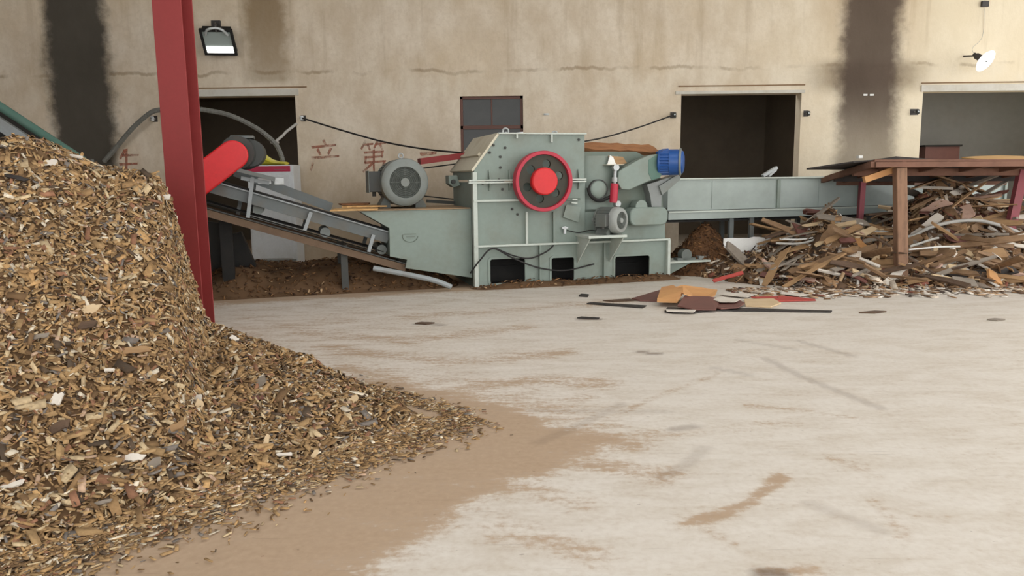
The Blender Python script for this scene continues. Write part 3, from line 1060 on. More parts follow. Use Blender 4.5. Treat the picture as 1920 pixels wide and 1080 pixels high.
ch.part('base_flange', MB().box((SL - .03, -.07, Z1 - .012), (S1 + .02, 0, Z1 + .018)), M['green_light'], bevel=.003)
ch.part('foot_flange', MB().box((SL - .02, -.10, 0), (S1, 0, .03)), M['rail_brown'])
for px in (1011, 1131):
    s = SX(px, 500)
    ch.part('rib', MB().box((s - .012, -.06, .03), (s + .012, 0, Z1 - .012)), M['green'])
ch.part('corner_post', MB().box((S1 - .02, -.07, 0), (S1 + .03, .03, Z1)), M['green_light'], bevel=.003)

# lower housing
mb = MB().box((SL, 0, Z1 + .012), (SM, CD, Z3 - .012))
ch.part('lower_housing', mb, M['green'], bevel=.004)
ch.part('corner_post', MB().box((SL - .035, -.06, .03), (SL + .03, .04, Z3 + .14)), M['green_light'], bevel=.004)
ch.part('housing_flange', MB().box((SL - .03, -.07, Z2 - .016), (SX(976, 376), 0, Z2 + .016)), M['green_light'], bevel=.003)
ch.part('housing_flange', MB().box((SX(1060, 376), -.07, Z2 - .016), (SX(1085, 376), 0, Z2 + .016)), M['green_dark'], bevel=.003)
for px in (986, 1037):
    s = SX(px, 430)
    ch.part('rib', MB().box((s - .016, -.06, Z1 + .018), (s + .016, 0, ZZ(px, 397))), M['green_light'] if px == 986 else M['green'])
# split flange between hood and housing
for dz, nm in ((0.004, 'hood_flange'), (-0.030, 'housing_flange')):
    ch.part(nm, MB().box((SL - .10, -.08, Z3 + dz), (SM - .01, 0, Z3 + dz + .024)), M['green_light'], bevel=.003)
for px in (916, 953, 1083):
    s = SX(px, 340)
    ch.part('flange_gusset', MB().prism([(s, -.075, Z3 + .028), (s, 0, Z3 + .028), (s, 0, Z3 + .17), (s, -.02, Z3 + .17)], (.016, 0, 0)), M['green'])
    ch.part('flange_gusset', MB().prism([(s, -.075, Z3 - .03), (s, 0, Z3 - .03), (s, 0, Z3 - .14), (s, -.02, Z3 - .14)], (.016, 0, 0)), M['green'])
# hood
hs = SX(893, 318)
hz = ZZ(893, 318)
ts = SX(936, 252)
hood = [(SL, 0, Z3 + .028), (SM - .01, 0, Z3 + .028), (SM - .01, 0, ZT), (ts, 0, ZT), (SL, 0, hz)]
ho = ch.part('hood', MB().prism(hood, (0, CD, 0)), M['green'], bevel=.004)
nrm = Vector((-(ZT - hz), 0, ts - SL)).normalized()
a0, a1 = Vector((SL - .02, -.02, hz - .03)), Vector((ts, -.02, ZT))
ch.part('sloping_cover', MB().prism([a0, a1, a1 + nrm * .035, a0 + nrm * .035], (0, CD + .04, 0)), M['cover'], bevel=.004, label='dusty beige sloping cover')
q = a0.lerp(a1, .42)
ch.part('cover_strap', MB().obox(q + nrm * .05 + Vector((0, .75, 0)), (a1 - a0), (0, 1, 0), nrm, (.05, 1.2, .03)), M['cover'])
ch.part('top_flange', MB().box((ts - .02, -.045, ZT), (SM + .005, CD, ZT + .022)), M['green_light'], bevel=.003)
for px in (968, 1033):
    s = SX(px, 258)
    ch.part('hood_tab', MB().box((s - .012, -.05, ZT - (.06 if px == 968 else .12)), (s + .012, 0, ZT)), M['green_light'])
for px, py in ((925, 272), (947, 277), (918, 286), (938, 294), (938, 314), (942, 355), (960, 392), (970, 402), (1085, 262), (905, 344), (935, 337)):
    c = P(px, py)
    ch.part('bolt', MB().lathe(c + Vector((0, .01, 0)), (0, -1, 0), [(.022, 0), (.022, .024), (.012, .026), (.012, .045)], 6), M['darkmetal'])
for px, py, dd in ((948, 247, .25), (1040, 249, .9)):
    c = P(px, py, dd)
    c.z = ZT + .06
    ch.part('lifting_eye', MB().lathe(c, (0.2, 1, 0), [(.045 + .014 * math.cos(t * math.pi / 4), .014 * math.sin(t * math.pi / 4)) for t in range(8)], 16, True).cyl((c.x, c.y, ZT + .02), (c.x, c.y, ZT + .05), .02, 8), M['steel'], smooth=True)
c = P(970, 247, .3)
ch.part('lid_hasp', MB().obox((c.x, c.y, ZT + .035), (1, 0, .12), (0, 1, 0), (-.12, 0, 1), (.16, .10, .02)), M['white'])
# bearing block seen past the end of the hood
bx = SL - .06
mb = MB().prism([(bx - .14, .9, Z3 + .10), (bx, .9, Z3 + .10), (bx + .05, .9, Z3 - .06), (bx - .06, .9, Z3 - .09), (bx - .14, .9, Z3 - .03)], (0, .25, 0))
ch.part('hinge_block', mb, M['green'], bevel=.01)
ch.part('hinge_pin', MB().cyl((bx - .07, .84, Z3), (bx - .07, 1.2, Z3), .035, 14), M['darkmetal'], smooth=True)

# flywheel: red rim, dark web with six round holes, red hub cap
fd = -.30
fc = P(1021, 340, fd)
R = (P(1021, 283, fd) - P(1021, 397.5, fd)).length / 2
fw = ch.part('flywheel', MB().cyl(fc + Vector((0, .10, 0)), fc + Vector((0, .30, 0)), .07, 20), M['darkmetal'], smooth=True)
wh = MB().lathe(fc, (0, 1, 0), [(R - .058, .05), (R - .052, 0), (R - .006, 0), (R, .008), (R, .155), (R - .05, .16), (R - .058, .11)], 72, True)
rim = ch.part('rim', wh, M['redrim'], parent=fw, smooth=True, label='worn red rim')
rh, rr = .066, .262
lp = [circle(fc + Vector((0, .06, 0)), R - .05, 72), list(reversed(circle(fc + Vector((0, .06, 0)), .12, 32)))]
for k in range(6):
    a = math.radians(78 + 60 * k)
    lp.append(list(reversed(circle(fc + Vector((rr * math.cos(a), .06, rr * math.sin(a))), rh, 24))))
ch.part('web', MB().plate(lp, (0, .05, 0)), M['web'], parent=fw, label='dark cast web with six round holes')
ch.part('hub_cap', MB().lathe(fc, (0, 1, 0), [(0, -.035), (.185, -.035), (.20, -.022), (.205, .0), (.205, .07)], 48), M['red'], parent=fw, smooth=True, angle=20, label='bright red hub cap')

# feed box on the infeed side
S2 = SX(1250, 440, .12)
fb = PP([(1095, 284), (1192, 284), (1222, 300), (1238, 330), (1243, 380), (1248, 456)], .12) + [Vector((SX(1095, 440, .12), .12, ZZ(1248, 456, .12)))]
fb[-2].z = fb[-1].z = Z1 + .014
ch.part('feed_box', MB().prism(fb, (0, 1.25, 0)), M['green_dark'], bevel=.005)
lowp = [(SM, .04, Z1 + .014), (S1 - .02, .04, Z1 + .014), (S1 - .02, .04, ZZ(1245, 418, .04)), (SX(1190, 418, .04), .04, ZZ(1190, 418, .04)), (SX(1180, 392, .04), .04, ZZ(1180, 392, .04)), (SM, .04, ZZ(1100, 398, .04))]
ch.part('side_panel', MB().prism(lowp, (0, .08, 0)), M['green'], bevel=.004)
cv = MB()
cx0, cx1 = SX(1098, 330, .1), SX(1160, 330, .1)
pts = []
for k in range(9):
    t = k / 8
    pts.append(Vector((cx0 + (cx1 - cx0) * t, .12 - .09 * math.sin(math.pi * t), ZZ(1130, 292, .1))))
pts = pts + [Vector((cx1, .14, pts[0].z)), Vector((cx0, .14, pts[0].z))]
ch.part('curved_side_sheet', cv.prism(pts, (0, 0, ZZ(1130, 392, .1) - pts[0].z)), M['green'], smooth=True)
# roller bearing with its black chain loop
c = P(1122, 355, -.02)
ch.part('bearing_cover', MB().lathe(c, (0, 1, 0), [(0, -.03), (.10, -.03), (.13, -.015), (.145, .0), (.145, .06)], 32), M['green'], smooth=True)
ch.part('bearing_seal', MB().lathe(c, (0, 1, 0), [(.142, -.01), (.142, -.022), (.155, -.022), (.155, .05)], 36, True), M['darkmetal'], smooth=True)
pth = spline(PP([(1103, 352), (1106, 364), (1116, 374), (1128, 376), (1142, 370), (1152, 366)], -.05), 6)
ch.part('rubber_strap', MB().tube(pth, .028, 8), M['black'], smooth=True)
# hydraulic ram
q0, q1, q2, q3 = (P(a, b, -.10) for a, b in ((1154, 314), (1152.5, 344), (1150, 380), (1157, 382)))
ram = ch.part('hydraulic_ram', MB().cyl(q1, q2, .062, 20), M['redrim'], smooth=True, label='red hydraulic ram')
ch.part('ram_rod', MB().cyl(q0, q1, .028, 12).lathe(q0, (0, 1, 0), [(0, -.04), (.05, -.04), (.05, .04), (0, .04)], 14).lathe(q0.lerp(q1, .7), (q1 - q0), [(.05, -.02), (.05, .05)], 14), M['steel'], parent=ram, smooth=True)
ch.part('ram_eye', MB().lathe(q3, (0, 1, 0), [(0, -.05), (.045, -.05), (.06, -.02), (.06, .03), (.04, .05)], 16), M['steel'], parent=ram, smooth=True)
# shelf flap above the ram
ch.part('flap', MB().obox(P(1149, 309, -.02), (1, 0, .0), (0, 1, 0), (0, 0, 1), (.30, .2, .012)), M['cover'])
# tapered chain guard carrying the blue motor
cg = PP([(1160, 322), (1170, 315), (1196, 300), (1217, 291), (1232, 289), (1240, 300), (1243, 318), (1238, 333), (1216, 340), (1180, 356), (1166, 355), (1159, 344)], -.16)
ch.part('chain_guard', MB().prism(cg, (0, .16, 0)), M['green'], bevel=.012)
cg = PP([(1232, 289), (1240, 300), (1243, 318), (1238, 333), (1222, 338), (1216, 325), (1216, 300)], -.165)
ch.part('motor_flange', MB().prism(cg, (0, .1, 0)), M['green_teal'])
# bracket below the motor
bk = PP([(1213, 346), (1232, 340), (1262, 330), (1271, 331), (1241, 360), (1240, 388), (1222, 388), (1219, 366)], -.06)
ch.part('motor_bracket', MB().prism(bk, (0, .22, 0)), M['grey'], bevel=.004)
bk = PP([(1236, 349), (1268, 329), (1276, 330), (1276, 336), (1242, 366)], -.10)
ch.part('motor_bracket', MB().prism(bk, (0, .30, 0)), M['motor_pale'], bevel=.004)
# rounded gear cover at the infeed end
g0, g1 = P(1181, 424, -.18), P(1253, 388, -.18)
ch.part('gear_cover', MB().prism(rrect(g0.x, g0.z, g1.x, g1.z, .11, -.18, 6), (0, .26, 0)), M['green'], bevel=.02, smooth=True)
ch.part('gear_cover_cap', MB().cyl(P(1203, 387, -.16), P(1203, 387, -.16) + Vector((0, .2, 0)), .10, 24), M['green'], smooth=True)
# access plate hanging by the flywheel
ap = PP([(1062, 384), (1090, 388), (1084, 417), (1056, 407)], -.05)
ch.part('access_plate', MB().prism(ap, (0, .02, 0)), M['green'], bevel=.003)
mbb = MB()
for k, (a, b) in enumerate((((1073, 374), (1082, 374)), ((1071, 380), (1082, 381)))):
    mbb.beam(P(*a, -.06), P(*b, -.06), .03, .02)
ch.part('guard_bracket', mbb, M['green_light'])
# white grease fitting
c = P(1059, 431, -.06)
ch.part('grease_fitting', MB().cyl(c + Vector((0, 0, -.06)), c + Vector((0, 0, .055)), .022, 12).cyl(c + Vector((-.05, 0, .03)), c + Vector((.05, 0, .03)), .016, 10), M['white'], smooth=True, label='white pipe fitting')
# shelf with braces for the small motor
s0, s1_ = SX(1104, 444, -.55), SX(1176, 444, -.55)
sz = ZZ(1140, 444, -.55)
ch.part('motor_shelf', MB().box((s0, -.55, sz - .02), (s1_, .03, sz + .02)), M['green_light'], bevel=.003)
for s in (s0 + .03, s1_ - .05):
    ch.part('shelf_brace', MB().prism([(s, .03, sz - .02), (s, -.52, sz - .02), (s, .0, sz - .45)], (.016, 0, 0)), M['green_light'])
# infeed bearing ledge
s0 = S1 + .02
s1_ = SX(1327, 489, .1)
lz = ZZ(1290, 489, .1)
ch.part('bearing_ledge', MB().box((s0, 0, lz - .02), (s1_, .5, lz + .012)), M['green_light'], bevel=.003)
ch.part('ledge_gusset', MB().prism([(s0, .1, lz - .02), (s0 + .52, .1, lz - .02), (s0 + .05, .1, .03), (s0, .1, .03)], (0, .016, 0)), M['green'])
c = Vector((SX(1285, 475, .15), .1, lz + .10))
ch.part('pillow_bearing', MB().cyl(c, c + Vector((0, .14, 0)), .095, 20).box((c.x - .17, .1, lz + .012), (c.x + .17, .24, lz + .05)), M['motor'], smooth=True)
c = Vector((SX(1318, 480, .15), .12, lz + .04))
ch.part('pillow_bearing', MB().box((c.x - .1, .1, lz + .012), (c.x + .1, .22, lz + .07)), M['grey'])
# discharge housing toward the belt
od = .14
oh = PP([(673, 394.5), (884, 392.5), (886, 521), (760, 503), (763, 487), (731, 481), (730, 428)], od)
zt = (oh[0].z + oh[1].z) / 2
oh[0].z = oh[1].z = zt
OHZ = zt
ch.part('discharge_housing', MB().prism(oh, (0, 1.1, 0)), M['green'], bevel=.005)
ch.part('discharge_top', MB().box((oh[0].x - .02, od - .03, zt), (SL - .04, od + 1.2, zt + .014)), M['dusttop'], label='sawdust covered top sheet')
# weld mark on the housing, like a worn round emblem
c = P(769, 440, od)
pts = [c + Vector((.115 * math.cos(math.radians(a)), -.004, .09 * math.sin(math.radians(a)) - .02)) for a in range(165, 365, 12)]
ch.part('emblem', MB().tube(pts, .006, 6).box((c.x - .09, od - .008, c.z + .005), (c.x + .09, od, c.z + .014)).box((c.x - .06, od - .008, c.z - .035), (c.x + .07, od, c.z - .028)), M['green_dark'], smooth=True)

# drive: pulleys and belts at the back, red guard strip
bd = 1.53
pc0, pc1 = P(760, 342, .95), fc.copy()
pc0.y = pc1.y = bd
r0_, r1_ = .17, .40
ch.part('driven_pulley', MB().lathe(pc1, (0, 1, 0), [(.1, 0), (r1_, 0), (r1_, .2), (.1, .2)], 40, True), M['darkmetal'], smooth=True)
for k in range(3):
    dirv = (pc1 - pc0)
    L = dirv.length
    th = math.atan2(dirv.z, dirv.x)
    al = math.acos((r0_ - r1_) / L)
    loop_o, loop_i = [], []
    for cc, rr_, a0_, a1_ in ((pc0, r0_, th + al, th + 2 * math.pi - al), (pc1, r1_, th - al, th + al)):
        for j in range(13):
            a = a0_ + (a1_ - a0_) * j / 12
            for lst, ex in ((loop_o, .02), (loop_i, 0.0)):
                lst.append(Vector((cc.x + (rr_ + ex) * math.cos(a), bd + .02 + .065 * k, cc.z + (rr_ + ex) * math.sin(a))))
    m = len(loop_o)
    vs = loop_o + loop_i + [v + Vector((0, .04, 0)) for v in loop_o + loop_i]
    fs = []
    for j in range(m):
        j2 = (j + 1) % m
        fs += [(j, j2, m + j2, m + j), (2 * m + j, 3 * m + j, 3 * m + j2, 2 * m + j2), (j, 2 * m + j, 2 * m + j2, j2), (m + j, m + j2, 3 * m + j2, 3 * m + j)]
    ch.part('drive_belt', MB().add(vs, fs), M['black'])
ga, gb = P(786, 303, bd), P(905, 287, bd)
ch.part('belt_guard', MB().beam(ga, gb, .30, .10), M['redpost'], label='dark red belt guard')
ga, gb = P(800, 377, bd - .12), P(900, 383, bd - .12)
ch.part('motor_rail', MB().beam(ga, gb, .08, .05), M['darkmetal'])

# black cables draped over the base
for pts in ([(882, 512, .0), (900, 488, -.12), (924, 466, -.16), (962, 484, -.12), (1010, 502, -.10), (1060, 507, -.10), (1114, 495, -.06)],
            [(930, 466, -.13), (965, 480, -.1), (995, 484, -.09), (1024, 472, -.08), (1038, 460, -.08)]):
    pt = spline([P(a, b, d) for a, b, d in pts], 8)
    ch.part('cable', MB().tube(pt, .012, 6), M['cable'], smooth=True, label='black cable draped across the base')
pt = spline([P(a, b, -.05) for a, b in ((1063, 432), (1085, 436), (1105, 432), (1118, 433))], 6)
ch.part('cable', MB().tube(pt, .009, 6), M['cable'], smooth=True)


# ------------------------------------------------------------------ electric motors
def motor(name, label, face, axis, R, L, mats, box_side=-1, fins=40, feet=True, base_z=None, frame='M', box=True, eye=True, group=None, closed=False):
    """fan cover at the face end, ribbed body behind it, drive end bell and shaft, feet, terminal box"""
    face, axis = Vector(face), Vector(axis).normalized()
    up = Vector((0, 0, 1))
    side = axis.cross(up).normalized()
    bz = face.z - R * 1.12 if base_z is None else base_z
    mid = face + axis * (L * .55)
    t = Thing(name, label, 'motor', (mid.x, mid.y, bz), frame, group)
    body, cover = mats
    # ribbed body
    ring = []
    for k in range(fins * 4):
        a = 2 * math.pi * k / (fins * 4)
        r = R * (.985 if k % 4 in (0, 1) else .90)
        ring.append(face + axis * (L * .26) + side * (r * math.cos(a)) + up * (r * math.sin(a)))
    t.part('ribbed_body', MB().prism(ring, axis * (L * .58)), body)
    if closed:
        fc_ = [(0, -.02), (R * .5, -.018), (R * .82, .0), (R * .97, .05), (R, .09), (R, L * .50), (R * .9, L * .52)]
        t.part('fan_cover', MB().lathe(face, axis, fc_, 44), cover, smooth=True)
    else:
        fc_ = [(R * .64, .012), (R * .66, 0), (R * .86, .004), (R * .97, .03), (R * 1.0, .07), (R, L * .27), (R * .97, L * .27), (R * .97, .08), (R * .64, .03)]
        cvr = t.part('fan_cover', MB().lathe(face, axis, fc_, 48, True), cover, smooth=True)
        g = MB()
        for k in range(7):
            rr = R * (.16 + .075 * k)
            g.lathe(face + axis * .014, axis, [(rr + .006 * math.cos(q * math.pi / 2), .006 * math.sin(q * math.pi / 2)) for q in range(4)], 32, True)
        for k in range(8):
            a = 2 * math.pi * k / 8
            v = side * math.cos(a) + up * math.sin(a)
            g.beam(face + axis * .018 + v * (R * .1), face + axis * .018 + v * (R * .66), .014, .01, up=axis)
        t.part('grille', g, M['grille'], parent=cvr)
        t.part('fan', MB().lathe(face + axis * .06, axis, [(0, 0), (R * .66, 0), (R * .66, .02), (0, .02)], 32), M['grille'], parent=cvr)
        t.part('grille_boss', MB().lathe(face, axis, [(0, -.004), (R * .18, -.004), (R * .2, .02)], 24), cover, parent=cvr, smooth=True)
    t.part('end_bell', MB().lathe(face + axis * (L * .84), axis, [(R * .97, 0), (R * .99, .02), (R * .94, L * .08), (R * .5, L * .14), (R * .3, L * .16)], 36), body, smooth=True)
    t.part('shaft', MB().cyl(face + axis * L, face + axis * (L * 1.22), R * .13, 14), M['steel'], smooth=True)
    if feet:
        for sg in (-1, 1):
            f0 = face + axis * (L * .32) + side * (sg * R * .74)
            pts = [f0 + up * (-R * .55), f0 + side * (sg * R * .26) + up * (bz - face.z + .03), f0 + side * (sg * R * .26) + up * (bz - face.z), f0 - side * (sg * R * .2) + up * (bz - face.z), f0 - side * (sg * R * .2) + up * (-R * .7)]
            t.part('foot', MB().prism(pts, axis * (L * .46)), body)
    if box:
        c = face + axis * (L * .42) + side * (box_side * R * 1.18) + up * (R * .04)
        bx_ = t.part('terminal_box', MB().obox(c, axis, side, up, (L * .4, R * .5, R * .86)), M['darkmetal'], bevel=.01)
        t.part('box_lid', MB().obox(c + side * (box_side * R * .26), axis, side, up, (L * .43, .014, R * .92)), M['motor'], parent=bx_, bevel=.004)
        t.part('cable_gland', MB().cyl(c - up * (R * .43), c - up * (R * .62), .03, 10), M['darkmetal'], parent=bx_, smooth=True)
    if eye:
        c = face + axis * (L * .4) + up * (R * 1.12)
        t.part('lifting_eye', MB().lathe(c, axis, [(R * .10 + R * .03 * math.cos(q * math.pi / 4), R * .03 * math.sin(q * math.pi / 4)) for q in range(8)], 14, True).cyl(c - up * (R * .14), c - up * (R * .08), R * .05, 8), M['steel'], smooth=True)
    return t


f = P(760, 342, .42)
Rm = (P(715, 342, .42) - P(805, 342, .42)).length / 2
motor('electric_motor', 'large round grey electric motor bolted on top of the chipper discharge housing', f, (0, 1, 0), Rm, .95, (M['motor'], M['motor_pale']), box_side=-1, base_z=OHZ + .014)
f = P(1166, 413.5, -.50)
motor('electric_motor', 'small grey ribbed motor standing on the chipper side shelf', f, (-.50, .80, 0), .205, .44, (M['motor'], M['motor_light']), box_side=-1, fins=26, base_z=sz + .02, eye=False)
f = P(1281, 304, -.26)
mt = motor('electric_motor', 'blue electric motor at the end of the sloping chain guard', f, (-.84, .54, .0), .205, .42, (M['blue'], M['blue']), feet=False, box=False, fins=26, eye=False, closed=True)
c = P(1243, 287, -.1)
mt.part('terminal_box', MB().obox(c, (1, .3, .35), (-.3, 1, 0), (-.35, 0, 1), (.16, .14, .10)), M['blue'], bevel=.01)
mt.part('end_ring', MB().lathe(f + Vector((-.84, .54, 0)).normalized() * .022, (-.84, .54, 0), [(.17, 0), (.214, .01), (.216, .035), (.20, .035)], 40, True), M['motor_pale'], smooth=True, label='pale grey ring round the fan cover')

# wood lying on the machine
mb = MB()
a, b = P(1097, 276, .35), P(1235, 284, .35)
def barkslab(p, q, w, t, nm, lab, mat, cat='plank', curl=.06, jag=.5, n=9, tw=.2, nn=(0, 0, 1)):
    c = (p + q) / 2
    mbx = MB().strip(c, q - p, nn, (q - p).length, w, t, curl=curl, jag=jag, n=n, twist=tw)
    return single(nm, mbx, mat, lab, cat, c, 'M')
barkslab(P(1096, 277, .2), P(1230, 283, .2), .14, .10, 'bark_strip', 'long curved brown bark slab lying on top of the chipper feed box', M['bark'], curl=.05, nn=(0, -.8, .6))
barkslab(P(1176, 279, .35), P(1226, 283, .35), .2, .05, 'bark_strip', 'short split bark piece on the chipper feed box beside the blue motor', WOODS['orange'], curl=.05)
c = P(1160, 300, .02)
mb = MB().prism(PP([(1141, 292), (1168, 294), (1176, 306), (1160, 309), (1146, 306)], .0), (0, .02, 0))
single('cardboard_scrap', mb, WOODS['tan'], 'small tan cardboard scrap on the flap above the red hydraulic ram', 'scrap', c, 'M')
mb = MB().prism(PP([(1144, 291), (1150, 295), (1155, 308), (1139, 308)], -.03), (0, .015, 0))
single('plastic_scrap', mb, M['whitesheet'], 'small white plastic scrap tucked beside the tan cardboard', 'scrap', P(1147, 300, -.03), 'M')
for k, (px0, px1, py, dd, col, lab) in enumerate(((622, 706, 386, .3, 'ply', 'pale plywood sheet overhanging the discharge housing before the large motor'), (640, 716, 381, .8, 'ply', 'upper plywood sheet stacked on the discharge housing beside the motor'),
                                            (640, 690, 378, 1.1, 'bark', 'brown bark piece on the stacked plywood behind the large motor'))):
    p, q = P(px0, py + 3, dd), P(px1, py, dd)
    p.z = q.z = OHZ + .02 + k * .028
    barkslab(p, q, .5, .022, 'plywood_sheet' if col == 'ply' else 'bark_strip', lab, M[col], 'board', curl=.02, jag=.12, tw=0)
# ------------------------------------------------------------------ discharge belt conveyor (rises to the left)
bd0, bd1 = .30, 1.10
bc = Thing('belt_conveyor', 'inclined grey belt conveyor rising from the chipper toward the red post', 'conveyor', (-2.6, .7, 0), 'M')
u0, u1 = P(360, 330, bd0), P(731, 436, bd0)
u1 = P(731, 437, bd0)
du = (u1 - u0).normalized()
dn = Vector((-du.z, 0, du.x))
if dn.z < 0:
    dn = -dn
BY = Vector((0, 1, 0))
h = (P(560, 400, bd0) - P(560, 416, bd0)).length
for d_ in (0, bd1 - bd0):
    o_ = BY * d_
    bc.part('side_rail', MB().beam(u0 + o_ - dn * .075, u1 + o_ - dn * .075, .045, .16, dn), M['rail'], bevel=.003)
    bc.part('rail_lip', MB().beam(u0 + o_ + dn * .012 - BY * .02, u1 + o_ + dn * .012 - BY * .02, .08, .018, dn), M['rail_light'])
bc.part('carrying_belt', MB().beam(u0 + BY * .4 + dn * .03, u1 + BY * .4 + dn * .03, .66, .016, dn), M['black'], label='black rubber belt')
bc.part('return_belt', MB().beam(u0 + BY * .4 - dn * .30, u1 + BY * .4 - dn * .30, .62, .014, dn), M['black'], label='black rubber belt')
# lower beam, brown with dust
l0, l1 = P(360, 382, bd0 - .06), P(760, 494, bd0 - .06)
dl = (l1 - l0).normalized()
for d_ in (0, .92):
    o_ = BY * d_
    bc.part('lower_beam', MB().beam(l0 + o_ - Vector((0, 0, .07)), l1 + o_ - Vector((0, 0, .07)), .07, .10, dn), M['rail_brown'], label='lower beam brown with sawdust')
    bc.part('beam_lip', MB().beam(l0 + o_, l1 + o_, .10, .016, dn), M['darkmetal'])
# struts between the rails
for (xa, ya, xb, yb, w) in ((474, 332, 465, 408, .10), (583, 398, 571, 432, .075), (700, 440, 691, 472, .075), (452, 372, 446, 402, .06)):
    dd = bd0 - .05 if w > .07 else bd0 + .5
    bc.part('strut', MB().beam(P(xa, ya, dd), P(xb, yb, dd), w, .05, (1, 0, 0)), M['rail_light'])
    a_, b_ = P(xa, ya, dd), P(xb, yb, dd)
    if w > .07:
        bc.part('strut', MB().beam(a_ + BY * .86, b_ + BY * .86, w, .05, (1, 0, 0)), M['rail'])
# idler rollers
for k in range(9):
    p = u0.lerp(u1, .06 + k * .11)
    bc.part('idler_roller', MB().cyl(p + BY * .06 - dn * .035, p + BY * .74 - dn * .035, .045, 14), M['darkmetal'], smooth=True)
for px, py in ((484, 392), (610, 436), (716, 468)):
    p = P(px, py, bd0 + .1)
    bc.part('return_roller', MB().cyl(p, p + BY * .62, .075, 18), M['motor_pale'], smooth=True)
# skirt board along the far side
s0_, s1_ = P(440, 322, bd1 - .05), P(622, 389, bd1 - .05)
bc.part('skirt_board', MB().beam(s0_, s1_, .03, .14, dn), M['rail'])
# drive head: red belt guard, drive motor, take-up bearing
rg = []
ga, gb = P(392, 324, .02), P(437, 290, .02)
rad = (P(410, 290, .02) - P(452, 330, .02)).length / 2 * .98
gd = (gb - ga).normalized()
gs = Vector((-gd.z, 0, gd.x))
ga = ga - gd * .55
for c_, a0_ in ((gb, -90), (ga, 90)):
    for k in range(15):
        a = math.radians(a0_ + 180 * k / 14)
        rg.append(c_ + gd * (rad * math.cos(a)) + gs * (rad * math.sin(a)))
bc.part('belt_guard', MB().prism(rg, (0, .17, 0)), M['red'], bevel=.02, smooth=True, label='bright red rounded belt guard')
c = P(440, 286, .25)
bc.part('drive_motor', MB().cyl(c + Vector((.03, 0, .0)), c + Vector((.12, .55, 0)), .23, 24).cyl(c + Vector((.2, .1, 0)), c + Vector((.22, .5, 0)), .19, 20), M['darkmetal'], smooth=True, label='dark grey drive motor')
bc.part('motor_hood', MB().box((c.x - .05, .3, c.z + .2), (c.x + .26, .7, c.z + .235)), M['rail'])
pa_, pb_ = P(444, 318, bd0 + .1), P(516, 336, bd0 + .1)
bc.part('motor_plate', MB().beam(pa_, pb_, .7, .05, dn), M['rail'])
pa_, pb_ = P(452, 334, bd0 - .05), P(505, 343, bd0 - .05)
bc.part('take_up_frame', MB().beam(pa_, pb_, .05, .05, dn), M['rail_light'])
c = P(523, 339, bd0)
bc.part('take_up_bearing', MB().box((c.x - .07, c.y - .03, c.z - .06), (c.x + .07, c.y + .08, c.z + .05)), M['steel'], bevel=.012)
c = P(497, 338, bd0 - .04)
bc.part('bearing_block', MB().box((c.x - .10, c.y - .03, c.z - .05), (c.x + .08, c.y + .08, c.z + .045)), M['white'], bevel=.01)
c = P(458, 322, bd0 - .04)
bc.part('bearing_block', MB().obox(c, du, (0, 1, 0), dn, (.18, .1, .05)), M['steel'], bevel=.01)
# legs
for dd in (.62, 1.08):
    p = P(423, 420, dd)
    bc.part('leg', MB().box((p.x - .085, dd - .06, 0), (p.x + .085, dd + .06, p.z + .05)), M['black'])
p = P(640, 455, .8)
for dd in (.34, 1.08):
    bc.part('leg', MB().box((p.x - .05, dd - .05, 0), (p.x + .05, dd + .05, p.z)), M['darkmetal'])
# dark chute plate under the head
bc.part('chute_plate', MB().prism(PP([(432, 440), (452, 436), (486, 515), (478, 526), (436, 512)], 1.0), (0, .3, 0)), M['black'])
bc.part('chute_plate', MB().prism(PP([(388, 415), (430, 420), (432, 540), (390, 545)], 1.35), (0, .05, 0)), M['darkmetal'])

# grey tube lying at the foot of the conveyor
pt = spline([P(700, 503, .1), P(760, 514, .0), P(815, 526, -.1), P(846, 538, -.1)], 6)
for v in pt:
    v.z = max(v.z, .03)
single('grey_tube', MB().tube(pt, .04, 10), M['rail_light'], 'grey tube leaning from the belt conveyor foot to the floor by the chipper', 'tube', pt[-1], 'M', smooth=True)


# ------------------------------------------------------------------ infeed trough conveyor (runs off to the right)
FD0, FD1 = .35, 1.35
ft, fm, fb_ = ZZ(1300, 336.5, FD0), ZZ(1300, 394, FD0), ZZ(1300, 411, FD0)
fs0, fs1 = SX(1251, 380, FD0), 10.6
fc_ = Thing('feed_conveyor', 'long pale green trough conveyor feeding the chipper behind the scrap heap', 'conveyor', (6.5, .85, 0), 'M')
fl = MB()
breaks = [fs0, SX(1458, 370, FD0), SX(1610, 360, FD0), SX(1752, 350, FD0), SX(1885, 340, FD0), fs1]
for a, b in zip(breaks[:-1], breaks[1:]):
    fc_.part('side_sheet', MB().box((a + .006, FD0, fm), (b - .006, FD0 + .012, ft)), M['feed'], bevel=.002)
    fc_.part('side_sheet', MB().box((a + .006, FD1, fm), (b - .006, FD1 + .012, ft)), M['feed'])
for s in breaks[1:-1]:
    fc_.part('rib', MB().box((s - .03, FD0 - .035, fm), (s + .03, FD0, ft - .02)), M['green'])
for s in breaks[:-1]:
    for k in (1,):
        sm = s + .85
        fc_.part('rib', MB().box((sm - .008, FD0 - .012, fm + .02), (sm + .008, FD0, ft - .03)), M['feed'])
fc_.part('top_lip', MB().box((fs0, FD0 - .04, ft), (fs1, FD0 + .05, ft + .022)), M['green_light'], bevel=.002)
fc_.part('top_lip', MB().box((fs0, FD1 - .04, ft), (fs1, FD1 + .05, ft + .022)), M['green_light'])
fc_.part('lower_rail', MB().box((fs0, FD0 - .05, fb_), (fs1, FD0 - .01, fm - .035)), M['feed'], bevel=.002)
fc_.part('rail_lip', MB().box((fs0, FD0 - .07, fm - .035), (fs1, FD0 + .02, fm - .01)), M['green_light'])
